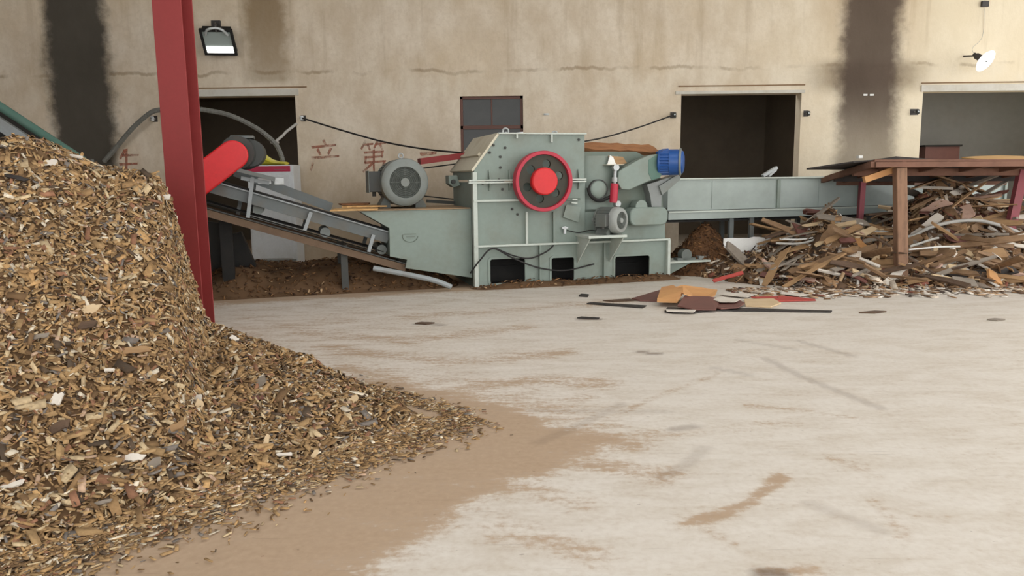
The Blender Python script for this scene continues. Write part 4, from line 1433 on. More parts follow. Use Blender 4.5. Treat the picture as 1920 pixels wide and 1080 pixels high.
fc_.part('trough_floor', MB().box((fs0, FD0, fm - .03), (fs1, FD1, fm)), M['darkmetal'])
fc_.part('dark_gap_tray', MB().box((fs0, FD0 + .05, fb_ - .05), (fs1, FD1 - .05, fb_ - .02)), M['black'])  # black tray stands in for the dark gap under the trough
for px in (1373, 1411, 1560, 1700, 1850):
    s = SX(px, 430, FD0)
    for dd in (FD0 + .02, FD1 - .06):
        fc_.part('leg', MB().box((s - .04, dd, 0), (s + .04, dd + .06, fb_)), M['rail'])
# chain loosely resting on the trough
p = P(1440, 322, .9)
q = P(1456, 314, .9)
mb = MB().beam(P(1430, 330, .9), q, .07, .05).beam(P(1440, 330, .9), P(1454, 318, 1.0), .06, .04)
single('metal_bracket', mb, M['steel'], 'pale metal bracket standing up behind the trough conveyor lip', 'bracket', P(1440, 335, .9), 'M')
lo_ = min((v for v in mb.v), key=lambda v: v.z)

# ------------------------------------------------------------------ scrap heap
CX = np.array([1.9, 2.3, 2.75, 3.2, 3.7, 4.2, 4.7, 5.2, 5.6, 6.1, 6.5, 6.9, 7.3, 7.7, 8.2, 9.2, 10.2])
CH = np.array([.02, .04, .20, .30, .34, .40, .62, .98, .70, .66, .88, 1.22, 1.36, 1.22, 1.08, .9, .7])


def heap_h(X, Y):
    Hc = np.interp(X, CX, CH)
    yt = np.interp(X, [1.9, 2.5, 2.9, 3.3, 3.8, 4.5, 6, 8, 10], [13.0, 12.8, 12.5, 11.9, 11.1, 10.6, 10.55, 10.85, 11.1]) + (fbm(X * 1.5, Y * 1.5, 51) - .5) * .5
    yc = np.interp(X, [1.9, 3, 5, 8, 10], [13.3, 12.9, 12.35, 12.7, 12.9])
    f = sstep(Y, yt, yc) * .55 + np.clip((Y - yt) / (yc - yt), 0, 1) * .45
    b = 1 - sstep(Y, yc + .1, yc + 1.7) * .8
    h_ = Hc * f * b * (0.75 + .5 * fbm(X * 2.2, Y * 2.2, 57))
    return np.where(Y < yt, 0, h_)


HEAP_PAL = [((126, 98, 72), 24), ((94, 74, 58), 14), ((156, 124, 92), 18), ((184, 156, 122), 14), ((210, 196, 178), 12), ((138, 126, 114), 10), ((62, 54, 50), 9), ((128, 80, 66), 5), ((222, 216, 206), 4)]


def build_heap():
    base = hgrid(heap_h, np.arange(1.8, 10.4, .06), np.arange(10.2, 15.2, .06), (84, 64, 48))
    X, Y, h_, N = scatter(heap_h, 1.8, 10.2, 10.2, 14.0, 30000, 61)
    a = chip_cloud(X, Y, h_, N, .09, 62, HEAP_PAL, .45)
    X, Y, h_, N = scatter(heap_h, 1.8, 10.2, 10.2, 13.4, 5200, 63)
    a2 = chip_cloud(X, Y, h_ + .01, N, .22, 64, HEAP_PAL, .35)
    # loose bits strewn in front
    r = np.random.default_rng(66)
    n = 4200
    Xs = r.uniform(3.2, 10, n)
    Ys = 10.85 - np.abs(r.normal(0, .32, n)) * np.interp(Xs, [2, 4, 10], [.6, 1, 1])
    b = chip_cloud(Xs, Ys, np.full(n, .002), np.tile([0, 0, 1.], (n, 1)), .11, 67, HEAP_PAL + [((224, 216, 204), 50), ((190, 160, 130), 16)], .06)
    V, F, c = join_clouds([base, a, a2, b])
    o = raw_mesh('wood_scrap_heap', V, F, c, M['chips'])
    tag(o, 'low sprawling heap of broken bark and wood rubble along the trough conveyor', 'wood scrap')
    o['kind'] = 'stuff'
    # dark mulch spilled behind the infeed ledge
    def mul(X, Y):
        r_ = np.hypot((X - 3.35) / .75, (Y - 12.95) / .65)
        return .86 * np.clip(1 - r_, 0, 1) ** .8 * (.85 + .3 * fbm(X * 4, Y * 4, 81))
    base = hgrid(mul, np.arange(2.4, 4.3, .05), np.arange(12.1, 13.8, .05), (92, 64, 42))
    X, Y, h_, N = scatter(mul, 2.4, 4.3, 12.1, 13.8, 9000, 82)
    a = chip_cloud(X, Y, h_, N, .045, 83, [((104, 72, 46), 30), ((78, 54, 38), 24), ((128, 92, 60), 12), ((60, 46, 36), 14)], .3)
    V, F, c = join_clouds([base, a])
    o = raw_mesh('mulch_mound', V, F, c, M['chips'])
    tag(o, 'small dark brown mulch mound behind the bearing ledge of the chipper', 'mulch')
    o['kind'] = 'stuff'
    # dark sawdust under the belt conveyor
    def saw(X, Y):
        e = (X - M0.x) * E2.x + (Y - M0.y) * E2.y
        s = (X - M0.x) * E1.x + (Y - M0.y) * E1.y
        f = sstep(e, .1, .9) * (1 - sstep(e, 1.8, 3.6)) * sstep(-s, .05, .8) * (1 - sstep(-s, 3.4, 5.0))
        foot = .075 * sstep(e, -.30, -.02) * (1 - sstep(e, .0, .12)) * sstep(s, -.2, .3) * (1 - sstep(s, 3.2, 3.5))
        return .34 * f * (.6 + .8 * fbm(X * 2, Y * 2, 71)) + foot * (.4 + 1.2 * fbm(X * 3, Y * 3, 77))
    base = hgrid(saw, np.arange(-6.5, 3.2, .05), np.arange(9.6, 15.2, .05), (104, 80, 58))
    X, Y, h_, N = scatter(saw, -6.5, 3.2, 9.6, 15.0, 45000, 72)
    a = chip_cloud(X, Y, h_, N, .05, 73, [((112, 80, 52), 30), ((84, 60, 42), 24), ((140, 104, 70), 16), ((66, 50, 40), 14), ((190, 160, 124), 4)], .3)
    V, F, c = join_clouds([base, a])
    o = raw_mesh('sawdust_mound', V, F, c, M['chips'])
    tag(o, 'dark brown sawdust mound on the floor under the belt conveyor', 'sawdust')
    o['kind'] = 'stuff'


build_heap()


def hz(x, y):
    return float(heap_h(np.array([x]), np.array([y]))[0])


def on_heap(px, py):
    d = ray(px, py)
    for k in range(1500):
        p = CAM + d * (8.0 + k * .006)
        if p.z <= hz(p.x, p.y) + .01 or p.z <= 0:
            return Vector((p.x, p.y, max(p.z, 0)))
    return ground(px, py)


def px_dir(px, py, qx, qy, y):
    return at_y(qx, qy, y) - at_y(px, py, y)


# named pieces that can be told apart; each between two picture points at the heap's own distance
def piece(nm, a, b, w, t, col, lab, cat, lift=.05, curl=.0, jag=.3, dy=0.0, nrm=(0, -.6, .8), tw=0.0, mat=None):
    m_ = on_heap((a[0] + b[0]) / 2, (a[1] + b[1]) / 2)
    yy = m_.y + dy
    p, q = at_y(*a, yy), at_y(*b, yy)
    lowest = min(p.z, q.z) - w * .3
    sh = Vector((0, 0, max(0, t - lowest)))
    mb = MB().strip((p + q) / 2 + sh + Vector((0, -lift, 0)), q - p, nrm, (q - p).length, w, t, curl=curl, jag=jag, twist=tw, n=8)
    return single(nm, mb, mat or WOODS[col], lab, cat, (p + q) / 2 + sh + Vector((0, -lift, -lift * .2)))


for args in (
    ('bark_strip', (1360, 462), (1412, 512), .20, .04, 'grey', 'weathered grey slab leaning down the near side of the sawdust mound in the scrap heap', 'wood slab'),
    ('wood_offcut', (1428, 488), (1462, 520), .09, .03, 'pinkish', 'short pinkish offcut sticking up in the scrap heap before a grey slab', 'wood offcut'),
    ('plank', (1478, 510), (1640, 462), .12, .04, 'brown', 'long brown plank slanting up the scrap heap to its middle peak', 'plank'),
    ('plank', (1500, 500), (1690, 490), .11, .03, 'tan', 'long tan plank lying level across the scrap heap before the timber post', 'plank'),
    ('bark_strip', (1540, 470), (1572, 425), .30, .04, 'brown', 'broad brown slab standing up as the middle peak of the scrap heap', 'wood slab'),
    ('board', (1490, 428), (1530, 442), .22, .03, 'reddish', 'rounded red-brown board behind the middle peak of the scrap heap', 'board'),
    ('board', (1590, 452), (1618, 458), .22, .03, 'orange', 'orange-tan board scrap standing beside the middle peak of the scrap heap', 'board'),
    ('wood_offcut', (1530, 505), (1615, 525), .04, .03, 'whitish', 'thin whitish strip slanting down the near slope of the scrap heap', 'wood strip'),
    ('red_strip', (1335, 537), (1393, 521), .06, .02, 'redpaint', 'red painted strip tilted upward at the near edge of the scrap heap', 'wood strip'),
    ('wood_offcut', (1650, 515), (1672, 530), .05, .03, 'pale', 'short pale offcut at the foot of the weathered timber post', 'wood offcut'),
    ('cut_board', (1775, 440), (1835, 440), .42, .03, 'reddish', 'square dull red-brown board facing out below the bent pale pipe', 'board'),
    ('cut_board', (1728, 400), (1772, 378), .18, .04, 'pinkish', 'pinkish split board near the top of the scrap heap under the shelter', 'board'),
    ('cut_board', (1790, 410), (1818, 392), .24, .03, 'pinkish', 'pinkish brown board on the heap top facing the timber post', 'board'),
    ('wood_offcut', (1745, 495), (1752, 462), .06, .04, 'pale', 'upright pale offcut under the bent pipe', 'wood offcut'),
    ('wood_offcut', (1780, 465), (1796, 505), .12, .05, 'whitish', 'whitish split billet leaning between two tan blocks in the scrap heap', 'wood offcut'),
    ('wood_block', (1768, 504), (1806, 510), .14, .10, 'pale', 'pale tan block at the foot of the whitish split billet', 'wood block'),
    ('wood_block', (1848, 480), (1882, 476), .20, .10, 'tan', 'tan wood block in the scrap heap below the square red-brown board', 'wood block'),
    ('dark_board', (1772, 520), (1900, 506), .16, .03, 'black', 'dark grey board lying near the heap foot on the far end', 'board'),
    ('grey_board', (1780, 530), (1822, 536), .16, .03, 'grey', 'pale grey board sliding off the dark grey board', 'board'),
    ('bark_strip', (1845, 520), (1868, 536), .18, .04, 'orange', 'tan slab on edge in front of the dark grey board', 'wood slab'),
    ('white_offcut', (1858, 404), (1880, 402), .12, .08, 'whitish', 'whitish rounded offcut on the far top of the scrap heap', 'wood offcut'),
    ('white_offcut', (1893, 415), (1920, 408), .12, .08, 'whitish', 'white lump at the heap top beside the faded red prop', 'wood offcut'),
    ('wood_offcut', (1850, 425), (1872, 438), .05, .03, 'whitish', 'small white stick below the bent pale pipe near its crest', 'wood stick'),
    ('plank', (1700, 455), (1745, 420), .10, .04, 'grey', 'grey plank leaning against the heap beside the timber post', 'plank'),
    ('plank', (1706, 448), (1760, 405), .14, .05, 'whitish', 'pale grey slab rising along the heap flank beside the timber post', 'plank')):
    piece(*args, curl=random.uniform(-.03, .05), tw=random.uniform(-.3, .3))


def heap_tube(nm, pts, r, mat, lab, cat):
    w = []
    for a, b, dy in pts:
        m_ = on_heap(a, b)
        w.append(at_y(a, b, m_.y - dy))
    c = min(w, key=lambda v: v.z)
    return single(nm, MB().tube(spline(w, 8), r, 10), mat, lab, cat, c, smooth=True)


PYD = 11.75
w = [at_y(a, b, PYD) for a, b in ((1690, 446), (1712, 442), (1740, 428), (1780, 417), (1820, 413), (1850, 416), (1890, 428), (1925, 442))]
single('bent_pipe', MB().tube(spline(w, 8), .028, 10), M['pipe'], 'long pale pipe bent in an arch over the scrap heap under the shelter', 'pipe', w[0], smooth=True)
w = [at_y(a, b, 11.9) for a, b in ((1455, 456), (1490, 457), (1520, 452), (1545, 440))]
single('bent_strip', MB().tube(spline(w, 8), .018, 8), M['pipe'], 'grey bent strip running up to the middle peak of the heap', 'strip', w[0], smooth=True)
w = [at_y(a, b, 12.0) for a, b in ((1462, 448), (1500, 449), (1535, 444))]
single('bent_strip', MB().tube(spline(w, 8), .014, 8), M['whitesheet'], 'thin white strip just above the grey bent strip', 'strip', w[0], smooth=True)
w = [at_y(a, b, 11.3) for a, b in ((1706, 462), (1750, 448), (1760, 446))]
single('white_lath', MB().tube(spline(w, 4), .018, 6), M['pipe'], 'white lath leaning upward below the bent pale pipe', 'lath', w[0], smooth=True)
w = [at_y(a, b, 11.3) for a, b in ((1704, 468), (1760, 463), (1800, 462))]
single('white_lath', MB().tube(spline(w, 4), .014, 6), M['whitesheet'], 'level white lath beneath the leaning white lath', 'lath', w[0], smooth=True)
# white sheet added for the bright strip behind the trough conveyor legs
c = ground(1400, 478)
wy_ = 12.75
a_, b_ = at_y(1352, 470, wy_), at_y(1446, 450, wy_)
mb = MB().strip(((a_ + b_) / 2), Vector((1, 0.1, 0)), (0, -1, .25), b_.x - a_.x, a_.z * .0 + .26, .01, curl=.03, jag=.25, n=9)
single('bright_strip_sheet', mb, M['whitesheet'], 'white plastic sheet added for the bright strip behind the legs of the trough conveyor', 'plastic sheet', (a_ + b_) / 2)
w = [at_y(a, b, 12.4) for a, b in ((1645, 436), (1662, 440), (1684, 434), (1690, 422))]
single('white_bag', MB().strip((w[0] + w[2]) / 2, w[2] - w[0], (0, -1, .3), .34, .13, .04, curl=.15, jag=.6, n=8, twist=.4), M['whitesheet'], 'torn white plastic scrap on the heap between the pink post and the timber post', 'plastic scrap', (w[0] + w[2]) / 2)

# the many slabs and offcuts that nobody could tell apart, grouped by look
LOOKS = [('brown', 'bark_strip', 'rough brown bark slab jumbled in the scrap heap', 'wood slab', .28), ('dark', 'bark_strip', 'dark wet bark slab jumbled in the scrap heap', 'wood slab', .11),
         ('tan', 'wood_offcut', 'tan split offcut jumbled in the scrap heap', 'wood offcut', .16), ('grey', 'wood_offcut', 'weathered grey offcut jumbled in the scrap heap', 'wood offcut', .12),
         ('pale', 'wood_offcut', 'pale fresh offcut jumbled in the scrap heap', 'wood offcut', .10), ('whitish', 'veneer_strip', 'whitish veneer strip jumbled in the scrap heap', 'veneer strip', .12),
         ('pinkish', 'wood_offcut', 'pinkish split offcut jumbled in the scrap heap', 'wood offcut', .05), ('reddish', 'film_board', 'red-brown film-faced board piece jumbled in the scrap heap', 'board', .05)]
GROUPS = {'brown': 'brown bark slabs in the scrap heap', 'dark': 'dark bark slabs in the scrap heap', 'tan': 'tan offcuts in the scrap heap', 'grey': 'grey offcuts in the scrap heap', 'pale': 'pale offcuts in the scrap heap',
          'whitish': 'veneer strips in the scrap heap', 'pinkish': 'pinkish offcuts in the scrap heap', 'reddish': 'film-faced board pieces in the scrap heap'}
rr_ = random.Random(5)
wts = [l[4] for l in LOOKS]
made = 0
while made < 250:
    x = rr_.uniform(2.4, 9.0)
    y = rr_.uniform(10.6, 13.0)
    z = hz(x, y)
    if z < .05 or (x > 7.6 and rr_.random() < .3) or (x < 3.9 and y < 12.3) or (x < 4.5 and y > 11.9):
        continue
    if abs(x / y - .68) > .72:
        continue
    col, nm, lab, cat, _ = rr_.choices(LOOKS, wts)[0]
    e = .12
    nn = Vector((-(hz(x + e, y) - hz(x - e, y)) / (2 * e), -(hz(x, y + e) - hz(x, y - e)) / (2 * e), 1)).normalized()
    L = rr_.uniform(.4, 1.45) if col in ('brown', 'dark', 'tan', 'grey') else rr_.uniform(.2, .7)
    W = min(rr_.uniform(.035, .12), L * .3)
    T = rr_.uniform(.012, .04)
    yaw = rr_.gauss(0, .6)
    a = Vector((math.cos(yaw), math.sin(yaw), rr_.gauss(0.05, .32)))
    nn = (nn + Vector((rr_.gauss(0, .25), rr_.gauss(-.1, .25), 0))).normalized()
    c = Vector((x, y, z)) + nn * rr_.uniform(.01, .09)
    mb = MB().strip(c, a, nn, L, W, T, curl=rr_.uniform(-.03, .12), jag=rr_.uniform(.2, .7), n=7, twist=rr_.gauss(0, .35))
    lowz = min(v.z for v in mb.v)
    if lowz < .004:
        for v in mb.v:
            v.z += .004 - lowz
    o = single(nm, mb, WOODS[col], lab, cat, c, group=GROUPS[col])
    made += 1


# flat sheets lying on the concrete before the heap: [outline in the picture], height, look
def sheet(nm, poly, z, t, col, lab, cat, bend=.0, dz=None):
    pts = []
    for k, (a, b) in enumerate(poly):
        zz = z + (dz[k] if dz else 0)
        pts.append(ground(a, b, zz))
    c = sum(pts, Vector()) / len(pts)
    mb = MB().prism(pts, (0, 0, t))
    return single(nm, mb, WOODS[col], lab, cat, (c.x, c.y, z))


sheet('film_board', [(1184, 562), (1240, 545), (1262, 548), (1236, 566), (1200, 565)], .004, .02, 'reddish', 'dark red-brown board lying flat at the chipper end of the scattered sheets', 'board')
sheet('film_board', [(1270, 575), (1284, 556), (1330, 558), (1352, 562), (1342, 582), (1300, 582)], .05, .015, 'reddish', 'glossy red-brown board lying slanted across the pile of sheets', 'board', dz=[0, .05, .03, 0, -.02, -.02])
sheet('film_board', [(1330, 576), (1345, 564), (1384, 563), (1396, 570), (1384, 578), (1352, 580)], .03, .015, 'reddish', 'smaller red-brown board at the heap side of the glossy board', 'board')
sheet('plywood_sheet', [(1232, 567), (1240, 545), (1262, 541), (1280, 552), (1270, 568)], .06, .05, 'orange', 'orange-tan block of stacked plywood with layered edges facing out', 'board', dz=[0, .06, .08, .06, 0])
sheet('plywood_sheet', [(1262, 541), (1280, 536), (1345, 545), (1340, 556), (1312, 562), (1282, 552)], .12, .014, 'orange', 'large orange-tan plywood sheet bent over the stacked block', 'board', dz=[.02, .05, .0, -.04, -.07, .02])
sheet('plywood_sheet', [(1395, 563), (1450, 562), (1464, 570), (1445, 577), (1398, 575)], .006, .018, 'pale', 'pale tan plywood sheet lying flat beside the red board', 'board')
sheet('red_board', [(1408, 558), (1470, 556), (1528, 562), (1530, 564), (1450, 566)], .008, .012, 'redpaint', 'long faded red board lying flat before the scrap heap', 'board')
sheet('veneer_sheet', [(1336, 562), (1352, 557), (1388, 562), (1378, 567), (1350, 567)], .07, .008, 'whitish', 'curled whitish veneer sheet on top of the red-brown boards', 'veneer sheet')
sheet('veneer_sheet', [(1248, 581), (1305, 582), (1300, 586), (1250, 584)], .03, .01, 'whitish', 'white strip at the front of the scattered sheets', 'veneer sheet')
sheet('film_board', [(1246, 585), (1252, 578), (1330, 583), (1303, 588), (1262, 588)], .004, .018, 'black', 'black film-faced board under the white strip', 'board')
sheet('film_board', [(1345, 583), (1350, 578), (1560, 584), (1558, 586)], .004, .014, 'black', 'very long thin black strip pointing away from the scattered sheets', 'strip')
sheet('film_board', [(1100, 570), (1108, 568), (1212, 574), (1205, 578)], .004, .012, 'black', 'long black strip lying alone on the concrete at the chipper side of the sheets', 'strip')
sheet('film_board', [(1130, 564), (1180, 561), (1196, 564), (1150, 566)], .004, .01, 'dark', 'thin brown sliver between the black strip and the red-brown board', 'strip')
sheet('film_board', [(1085, 556), (1090, 553), (1104, 554), (1102, 557)], .004, .02, 'black', 'small black chip on the concrete in front of the chipper', 'scrap')
sheet('film_board', [(1082, 597), (1090, 595), (1124, 597), (1122, 599)], .003, .012, 'black', 'small dark sliver alone on the concrete nearer than the black strip', 'scrap')
sheet('wood_sliver', [(778, 607), (790, 605), (815, 606), (800, 609)], .003, .012, 'dark', 'brown sliver alone on the concrete before the discharge housing', 'scrap')
sheet('wood_sliver', [(1610, 587), (1640, 584), (1662, 585), (1640, 588)], .003, .014, 'dark', 'dark curved sliver on the concrete before the timber post', 'scrap')
sheet('wood_sliver', [(1850, 600), (1865, 598), (1885, 600), (1870, 602)], .003, .012, 'grey', 'small grey sliver on the concrete at the far end of the heap', 'scrap')
sheet('veneer_sheet', [(1350, 553), (1360, 549), (1420, 552), (1400, 558)], .02, .008, 'whitish', 'white veneer sheet with dark shadow between red strip and sheets', 'veneer sheet')
sheet('veneer_sheet', [(1462, 551), (1480, 549), (1520, 553), (1500, 556)], .02, .008, 'whitish', 'white veneer piece at the heap edge beyond the long red board', 'veneer sheet')

# ------------------------------------------------------------------ lean-to shelter over the heap
SY0 = 11.0
fl_, fr_ = at_y(1640, 303, SY0), at_y(1935, 321, SY0)
fr_.z = fl_.z - .03
fr_.x = 8.9
sh_ = Thing('lean_to_shelter', 'low rusty-roofed lean-to shelter on timber posts over the scrap heap', 'shelter', ((fl_.x + 8.5) / 2, 12.2, 0))
back = Vector((0, 2.6, -.26))
bl_, br_ = fl_ + back + Vector((.30, 0, 0)), fr_ + back
mb = MB().prism([fl_, fr_, br_, bl_], (0, 0, .03))
sh_.part('roof_sheet', mb, M['rust'], label='rusty brown roof sheet')
sh_.part('fascia_beam', MB().beam(fl_ + Vector((0, -.02, -.045)), fr_ + Vector((0, -.02, -.035)), .06, .075), M['rust'])
sh_.part('end_beam', MB().beam(fl_ + Vector((-.02, 0, -.04)), bl_ + Vector((-.02, 0, -.04)), .06, .08), M['rust'])
for k in (.35, .7, .98):
    sh_.part('cross_beam', MB().beam(fl_.lerp(bl_, k) + Vector((0, 0, -.06)), fr_.lerp(br_, k) + Vector((0, 0, -.06)), .07, .11), M['darkboard'] if k == .7 else M['rust'])
for k in (.12, .3, .48, .66, .84):
    sh_.part('rafter', MB().beam(fl_.lerp(fr_, k) + Vector((0, 0, -.03)), bl_.lerp(br_, k) + Vector((0, 0, -.03)), .06, .07), M['rust'])
p0, p1 = at_y(1687, 314, SY0 + .06), at_y(1692, 500, SY0 + .06)
sh_.part('front_post', MB().beam(Vector((p1.x, SY0 + .06, 0)), Vector((p0.x, SY0 + .06, fl_.z - .09)), .155, .14, (0, 1, 0)), M['rustpost'], label='weathered timber front post', bevel=.012)
p0 = at_y(1614, 345, 12.9)
pk = Vector((p0.x, 12.9, 0))
sh_.part('back_post', MB().beam(pk, Vector((p0.x + .03, 12.9, fl_.z - .20)), .085, .09, (0, 1, 0)), M['pinkred'], label='faded pink-red back post')
p0 = at_y(1885, 400, 11.9)
sh_.part('prop', MB().beam(Vector((p0.x, 11.9, 0)), Vector((p0.x + .22, 11.9, fl_.z - .14)), .13, .10, (0, 1, 0)), M['pinkred'], label='slanting faded red prop')
a_, b_ = at_y(1620, 337, 11.2), at_y(1684, 315, 11.2)
sh_.part('brace', MB().beam(a_, b_, .08, .09), WOODS['orange'], label='tan brace board')
# loose sheets lying on the roof
a_ = [at_y(1512, 318, 11.5), at_y(1600, 305, 11.1), at_y(1640, 302, 11.5), at_y(1650, 318, 12.6), at_y(1600, 327, 12.9)]
single('roofing_board', MB().prism([Vector((p.x, p.y, max(p.z, fl_.z - .10))) for k, p in enumerate(a_)], (0, 0, .022)), M['darkboard'], 'pointed dark board jutting past the end of the shelter roof', 'board', (a_[0].x + .7, 11.6, fl_.z))
mb = MB()
q_ = [at_y(1652, 302, 11.2), at_y(1680, 293, 11.3), at_y(1760, 299, 11.4), at_y(1880, 312, 11.4), at_y(1700, 308, 11.1)]
single('roofing_sheet', MB().prism([q_[0], q_[1], q_[2], q_[3], q_[4]], (0, .9, -.04)), M['darkboard'], 'dark bent sheet lying along the shelter roof front', 'sheet', (q_[1].x, 11.6, fl_.z))
mb = MB().strip(at_y(1900, 300, 11.8) + Vector((.1, 0, 0)), (1, 0, -.02), (0, -.1, 1), 1.3, .8, .02, curl=.10, jag=.1)
single('plywood_sheet', mb, M['ply'], 'curved tan plywood sheet lying on the shelter roof far end', 'board', at_y(1900, 304, 11.8))
c = at_y(1612, 301, 11.4)
single('white_scrap', MB().box((c.x - .03, 11.37, fl_.z + .06), (c.x + .03, 11.45, fl_.z + .10)), M['whitesheet'], 'tiny white scrap on the dark pointed roof board', 'scrap', (c.x, 11.4, fl_.z + .06))

# ------------------------------------------------------------------ cabinet in the doorway, bag, hose
y0 = 14.95
ca, cb = at_y(462, 310, y0), at_y(559, 488, y0)
tag_ = Thing('control_cabinet', 'tall white metal cabinet with a crimson top stripe beside the doorway', 'cabinet', ((ca.x + cb.x) / 2, y0 + .25, 0))
body = tag_.part('cabinet_body', MB().box((ca.x, y0, .0), (cb.x, y0 + .5, ca.z)), M['white'], bevel=.01)
sb = ca.z - at_y(510, 320, y0).z
tag_.part('top_stripe', MB().box((ca.x, y0 - .008, ca.z - sb - .02), (cb.x - .06, y0, ca.z - .02)), M['magenta'], label='crimson stripe')
tag_.part('lettering', MB().box((cb.x - .38, y0 - .011, ca.z - sb + .01), (cb.x - .14, y0 - .008, ca.z - sb + .028)), M['pinkred'], label='worn pale lettering')
dr = tag_.part('door', MB().box((ca.x + .03, y0 - .02, .12), (cb.x - .09, y0, ca.z - sb - .08)), M['white'], bevel=.006)
tag_.part('door_handle', MB().box((cb.x - .16, y0 - .04, ca.z * .5), (cb.x - .13, y0 - .02, ca.z * .5 + .14)), M['steel'], parent=dr)
tag_.part('plinth', MB().box((ca.x + .03, y0 - .004, .0), (cb.x - .03, y0, .10)), M['grey'])
# yellow bag slumped on the cabinet
a_, b_ = at_y(480, 308, y0), at_y(531, 303, y0)
bagz = ca.z
prof = [(0, .20), (.15, .26), (.3, .19), (.5, .11), (.75, .07), (1.0, .06)]
vs, fs = [], []
nb = 10
for t, hgt in prof:
    x = a_.x + (b_.x - a_.x) * t
    for k in range(nb):
        an = math.pi * 2 * k / nb
        vs.append(Vector((x + random.uniform(-.015, .015), y0 + .22 + .16 * math.cos(an) * (1 + .1 * random.random()), bagz + .004 + max(0, hgt * (.5 + .5 * math.sin(an)) * random.uniform(.9, 1.1)))))
for j in range(len(prof) - 1):
    for k in range(nb):
        fs.append((j * nb + k, j * nb + (k + 1) % nb, (j + 1) * nb + (k + 1) % nb, (j + 1) * nb + k))
fs += [tuple(range(nb - 1, -1, -1)), tuple((len(prof) - 1) * nb + k for k in range(nb))]
single('plastic_bag', MB().add(vs, fs), M['yellow'], 'slumped yellow plastic bag on top of the white cabinet', 'bag', ((a_.x + b_.x) / 2, y0 + .2, bagz), smooth=True)
# corrugated hose arching past the post to the cabinet
hp = [at_y(195, 303, 15.45), at_y(215, 280, 15.4), at_y(248, 241, 15.3), at_y(280, 213, 15.2), at_y(300, 206, 15.15), at_y(340, 203, 15.1), at_y(375, 205, 15.1), at_y(430, 216, 15.1), at_y(480, 240, 15.1), at_y(512, 265, 15.12), at_y(524, 283, 15.15), at_y(532, 304, 15.2)]
hp[-1].z = ca.z + .02
single('conduit_hose', MB().tube(spline(hp, 16), .045, 8, ridge=.12), M['conduit'], 'grey corrugated hose arching from the soot stripe past the red post to the cabinet', 'hose', hp[-1], smooth=False)
la, lb = at_y(515, 267, 15.2), at_y(556, 232, 15.58)
single('hose_stay', MB().tube([la, la.lerp(lb, .4), la.lerp(lb, .5) + Vector((0, 0, .015)), lb], .028, 8).obox(la, (1, 0, 0), (0, 1, 0), (0, 0, 1), (.14, .12, .04)), M['pipe'], 'pale stay rod holding the grey hose to the doorway edge', 'rod', lb, smooth=True)


# ------------------------------------------------------------------ wires, brackets, lamps on the wall
def bracket(px, py, lab, w=.10):
    p = WP(px, py)
    t = Thing('cable_bracket', lab, 'bracket', (p.x, WALL_Y, p.z))
    t.part('wall_plate', MB().box((p.x - w / 2, WALL_Y - .012, p.z - .06), (p.x + w / 2, WALL_Y, p.z + .06)), M['insul'])
    t.part('arm', MB().cyl((p.x, WALL_Y - .012, p.z), (p.x, WALL_Y - .17, p.z), .016, 8), M['steel'])
    t.part('insulator', MB().lathe((p.x, WALL_Y - .13, p.z - .05), (0, 0, 1), [(.03, 0), (.042, .02), (.03, .04), (.042, .06), (.03, .09)], 14), M['darkmetal'] if px > 600 else M['white'], smooth=True)


bracket(569, 222, 'pale cable bracket on the wall beside the doorway with the cabinet')
bracket(1262, 216, 'dark cable bracket beside the dark middle doorway holding a cable', .12)
bracket(1511, 213, 'dark bracket on the wall between the middle doorway and the soot stripe')
bracket(1714, 210, 'dark bracket on the wall between the soot stripe and the grey doorway', .16)
bracket(291, 223, 'dark bracket on the wall under the hose near the red post')
w0, w1 = WP(569, 222) + Vector((0, -.13, .0)), P(905, 289, 1.2)
w1 = m2w(w1)
mid = [at_y(640, 244, 14.6), at_y(720, 266, 14.2), at_y(800, 280, 13.8), at_y(868, 286.5, 13.3)]
single('cable', MB().tube(spline([w0] + mid + [w1], 8), .017, 6), M['cable'], 'black cable sagging from the doorway bracket to the chipper hood', 'cable', w0, smooth=True)
w0, w1 = WP(1262, 216) + Vector((0, -.13, 0)), m2w(P(1092, 266, 1.0))
mid = [at_y(1200, 238, 15.0), at_y(1140, 256, 14.2)]
single('cable', MB().tube(spline([w0] + mid + [w1], 8), .015, 6), M['cable'], 'grey cable rising from the chipper hood to the middle doorway bracket', 'cable', w0, smooth=True)
for px, lab in ((1622, 'small white tag'), (1634, 'small white tag')):
    p = WP(px, 178)
    single('wall_tag', MB().box((p.x - .04, WALL_Y - .02, p.z - .018), (p.x + .04, WALL_Y, p.z + .018)), M['whitesheet'], 'small white tag on the sooty wall stripe above the shelter', 'tag', (p.x, WALL_Y, p.z), group='white tags on the soot stripe')
p = WP(1024, 214)
single('wall_hook', MB().cyl((p.x - .03, WALL_Y, p.z), (p.x - .03, WALL_Y - .06, p.z - .01), .014, 8).box((p.x - .05, WALL_Y - .015, p.z - .02), (p.x + .06, WALL_Y, p.z + .015)), M['steel'], 'tiny metal hook on the plaster between window and middle doorway', 'hook', (p.x, WALL_Y, p.z))

